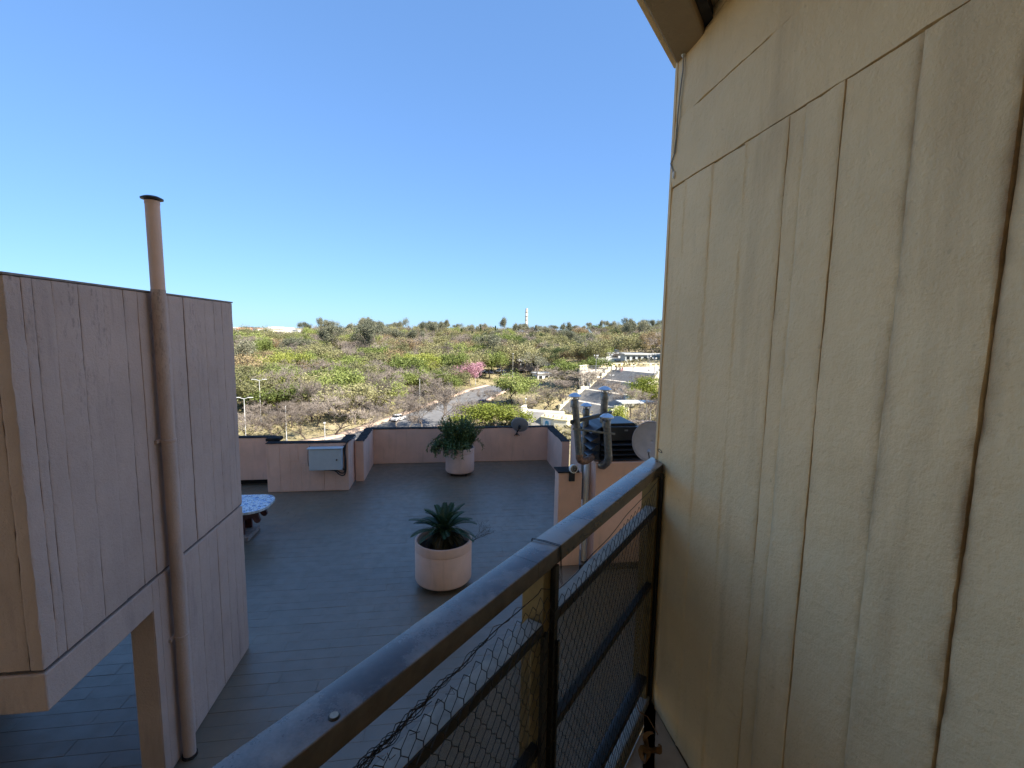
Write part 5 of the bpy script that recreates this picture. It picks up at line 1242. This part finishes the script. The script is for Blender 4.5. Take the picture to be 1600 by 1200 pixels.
fill(230, 165, 260, {'bare': 30, 'olive': 38, 'green': 11, 'rust': 9, 'pine': 4, 'gum': 6}, 8, 12, 8.5, 13.5, .47, 'on the middle of the wooded hillside')
fill(230, 255, 370, {'bare': 26, 'olive': 40, 'green': 7, 'rust': 8, 'pine': 6, 'gum': 8}, 7.5, 11.5, 8, 12, .44, 'on the upper hillside below the skyline ridge')
fill(60, 370, 560, {'olive': 5, 'gum': 3, 'pine': 2, 'bare': 2}, 6, 9, 9, 14, .5, 'beyond the skyline ridge')
fill(45, 100, 380, {'bare': 4, 'olive': 5, 'green': 3}, 7, 10, 8, 11, .45, 'on the slope beyond the plaza wall', (1085, 1420))
# prickly pears on the near slope
pm = MB(); rr = random.Random(6)
def paddle(p, d, s_, lv):
    u = d.orthogonal().normalized(); a = rr.uniform(0, 6.28); u = (u*math.cos(a)+d.cross(u)*math.sin(a)); n_ = d.cross(u); P = []
    for k in range(8): t_ = 2*math.pi*k/8; P.append(p+d*s_*(1-math.cos(t_))*.5*1.3+u*s_*.42*math.sin(t_))
    pm.add([q+n_*s_*.05 for q in P]+[q-n_*s_*.05 for q in P], [tuple(range(8)), tuple(range(8, 16))[::-1]]+[(i, 8+i, 8+(i+1) % 8, (i+1) % 8) for i in range(8)])
    if lv:
        for _ in range(rr.choice([1, 2, 3])): paddle(p+d*s_*rr.uniform(.9, 1.25)+u*s_*rr.uniform(-.3, .3), (d+Vector((rr.gauss(0, .6), rr.gauss(0, .6), rr.uniform(0, .6)))).normalized(), s_*.93, lv-1)
for k in range(9): paddle(Vector((rr.gauss(0, .7), rr.gauss(0, .7), 0)), Vector((rr.gauss(0, .4), rr.gauss(0, .4), 1)).normalized(), .5, 4)
pme = mesh_of(pm, 'pads', 'cactus')
for x, y in ((420, 622), (428, 634), (440, 618), (510, 618), (560, 612), (575, 620), (592, 612), (600, 622), (612, 608), (580, 636), (596, 640), (566, 632), (604, 600), (620, 616), (585, 604), (410, 634)):
    b = gb(x, y); o = bpy.data.objects.new('prickly_pear', None); col.objects.link(o); o.location = Vector([float(q) for q in b]); s_ = rr.uniform(.8, 1.3); o.scale = (s_,)*3; o.rotation_euler[2] = rr.uniform(0, 6)
    tag(o, 'yellowish prickly pear clump on the dry slope above the road', 'cactus', 'prickly pears on the slope'); c = bpy.data.objects.new('pads', pme); col.objects.link(c); c.parent = o
# uncountable ground cover: dry grass and low scrub
def cover(name, mat, n, hmin, hmax, wide, seed, label):
    rg_ = random.Random(seed); mb = MB(); pts = []
    while len(pts) < n:
        px = rg_.uniform(330, 1090); d = 80+rg_.random()**1.3*300; dr = ray(px, 520); p = CAM+dr*d; pts.append((p[0], p[1]))
    zz = np.concatenate([gz(pts[i:i+4000]) for i in range(0, n, 4000)])
    for (x, y), z in zip(pts, zz):
        if np.min(np.linalg.norm(ROAD-np.array([x, y]), axis=1)) < 15:
            i = int(np.argmin(np.linalg.norm(ROAD-np.array([x, y]), axis=1))); dd = ROAD[min(i+1, len(ROAD)-1)]-ROAD[max(i-1, 0)]; dd = dd/np.linalg.norm(dd)
            s_ = float((np.array([x, y])-ROAD[i])@np.array([dd[1], -dd[0]]))
            if -3.2 < s_ < 15: continue
        q = np.array([x, y, 0])-T; u_, v_ = q@U, q@V
        if -2 < u_ < 38 and -22 < v_ < 24: continue
        if noise.noise(Vector((x*.06, y*.06, seed))) < -.15: continue
        for _ in range(5):
            c = Vector((x+rg_.gauss(0, wide), y+rg_.gauss(0, wide), z+rg_.uniform(.0, hmax)*.6)); card(mb, c, rg_.uniform(hmin, hmax)*.5, rg_)
    o = mb.build(name, mat); tag(o, label, kind='stuff'); return o
cover('dry_grass', 'straw', 6500, .25, .6, .7, 3, 'dry straw-coloured grass on the park slopes')['category'] = 'grass'
cover('low_scrub', 'scrub', 13000, .4, 1.1, .8, 12, 'low olive scrub covering the ground between the trees')['category'] = 'scrub'
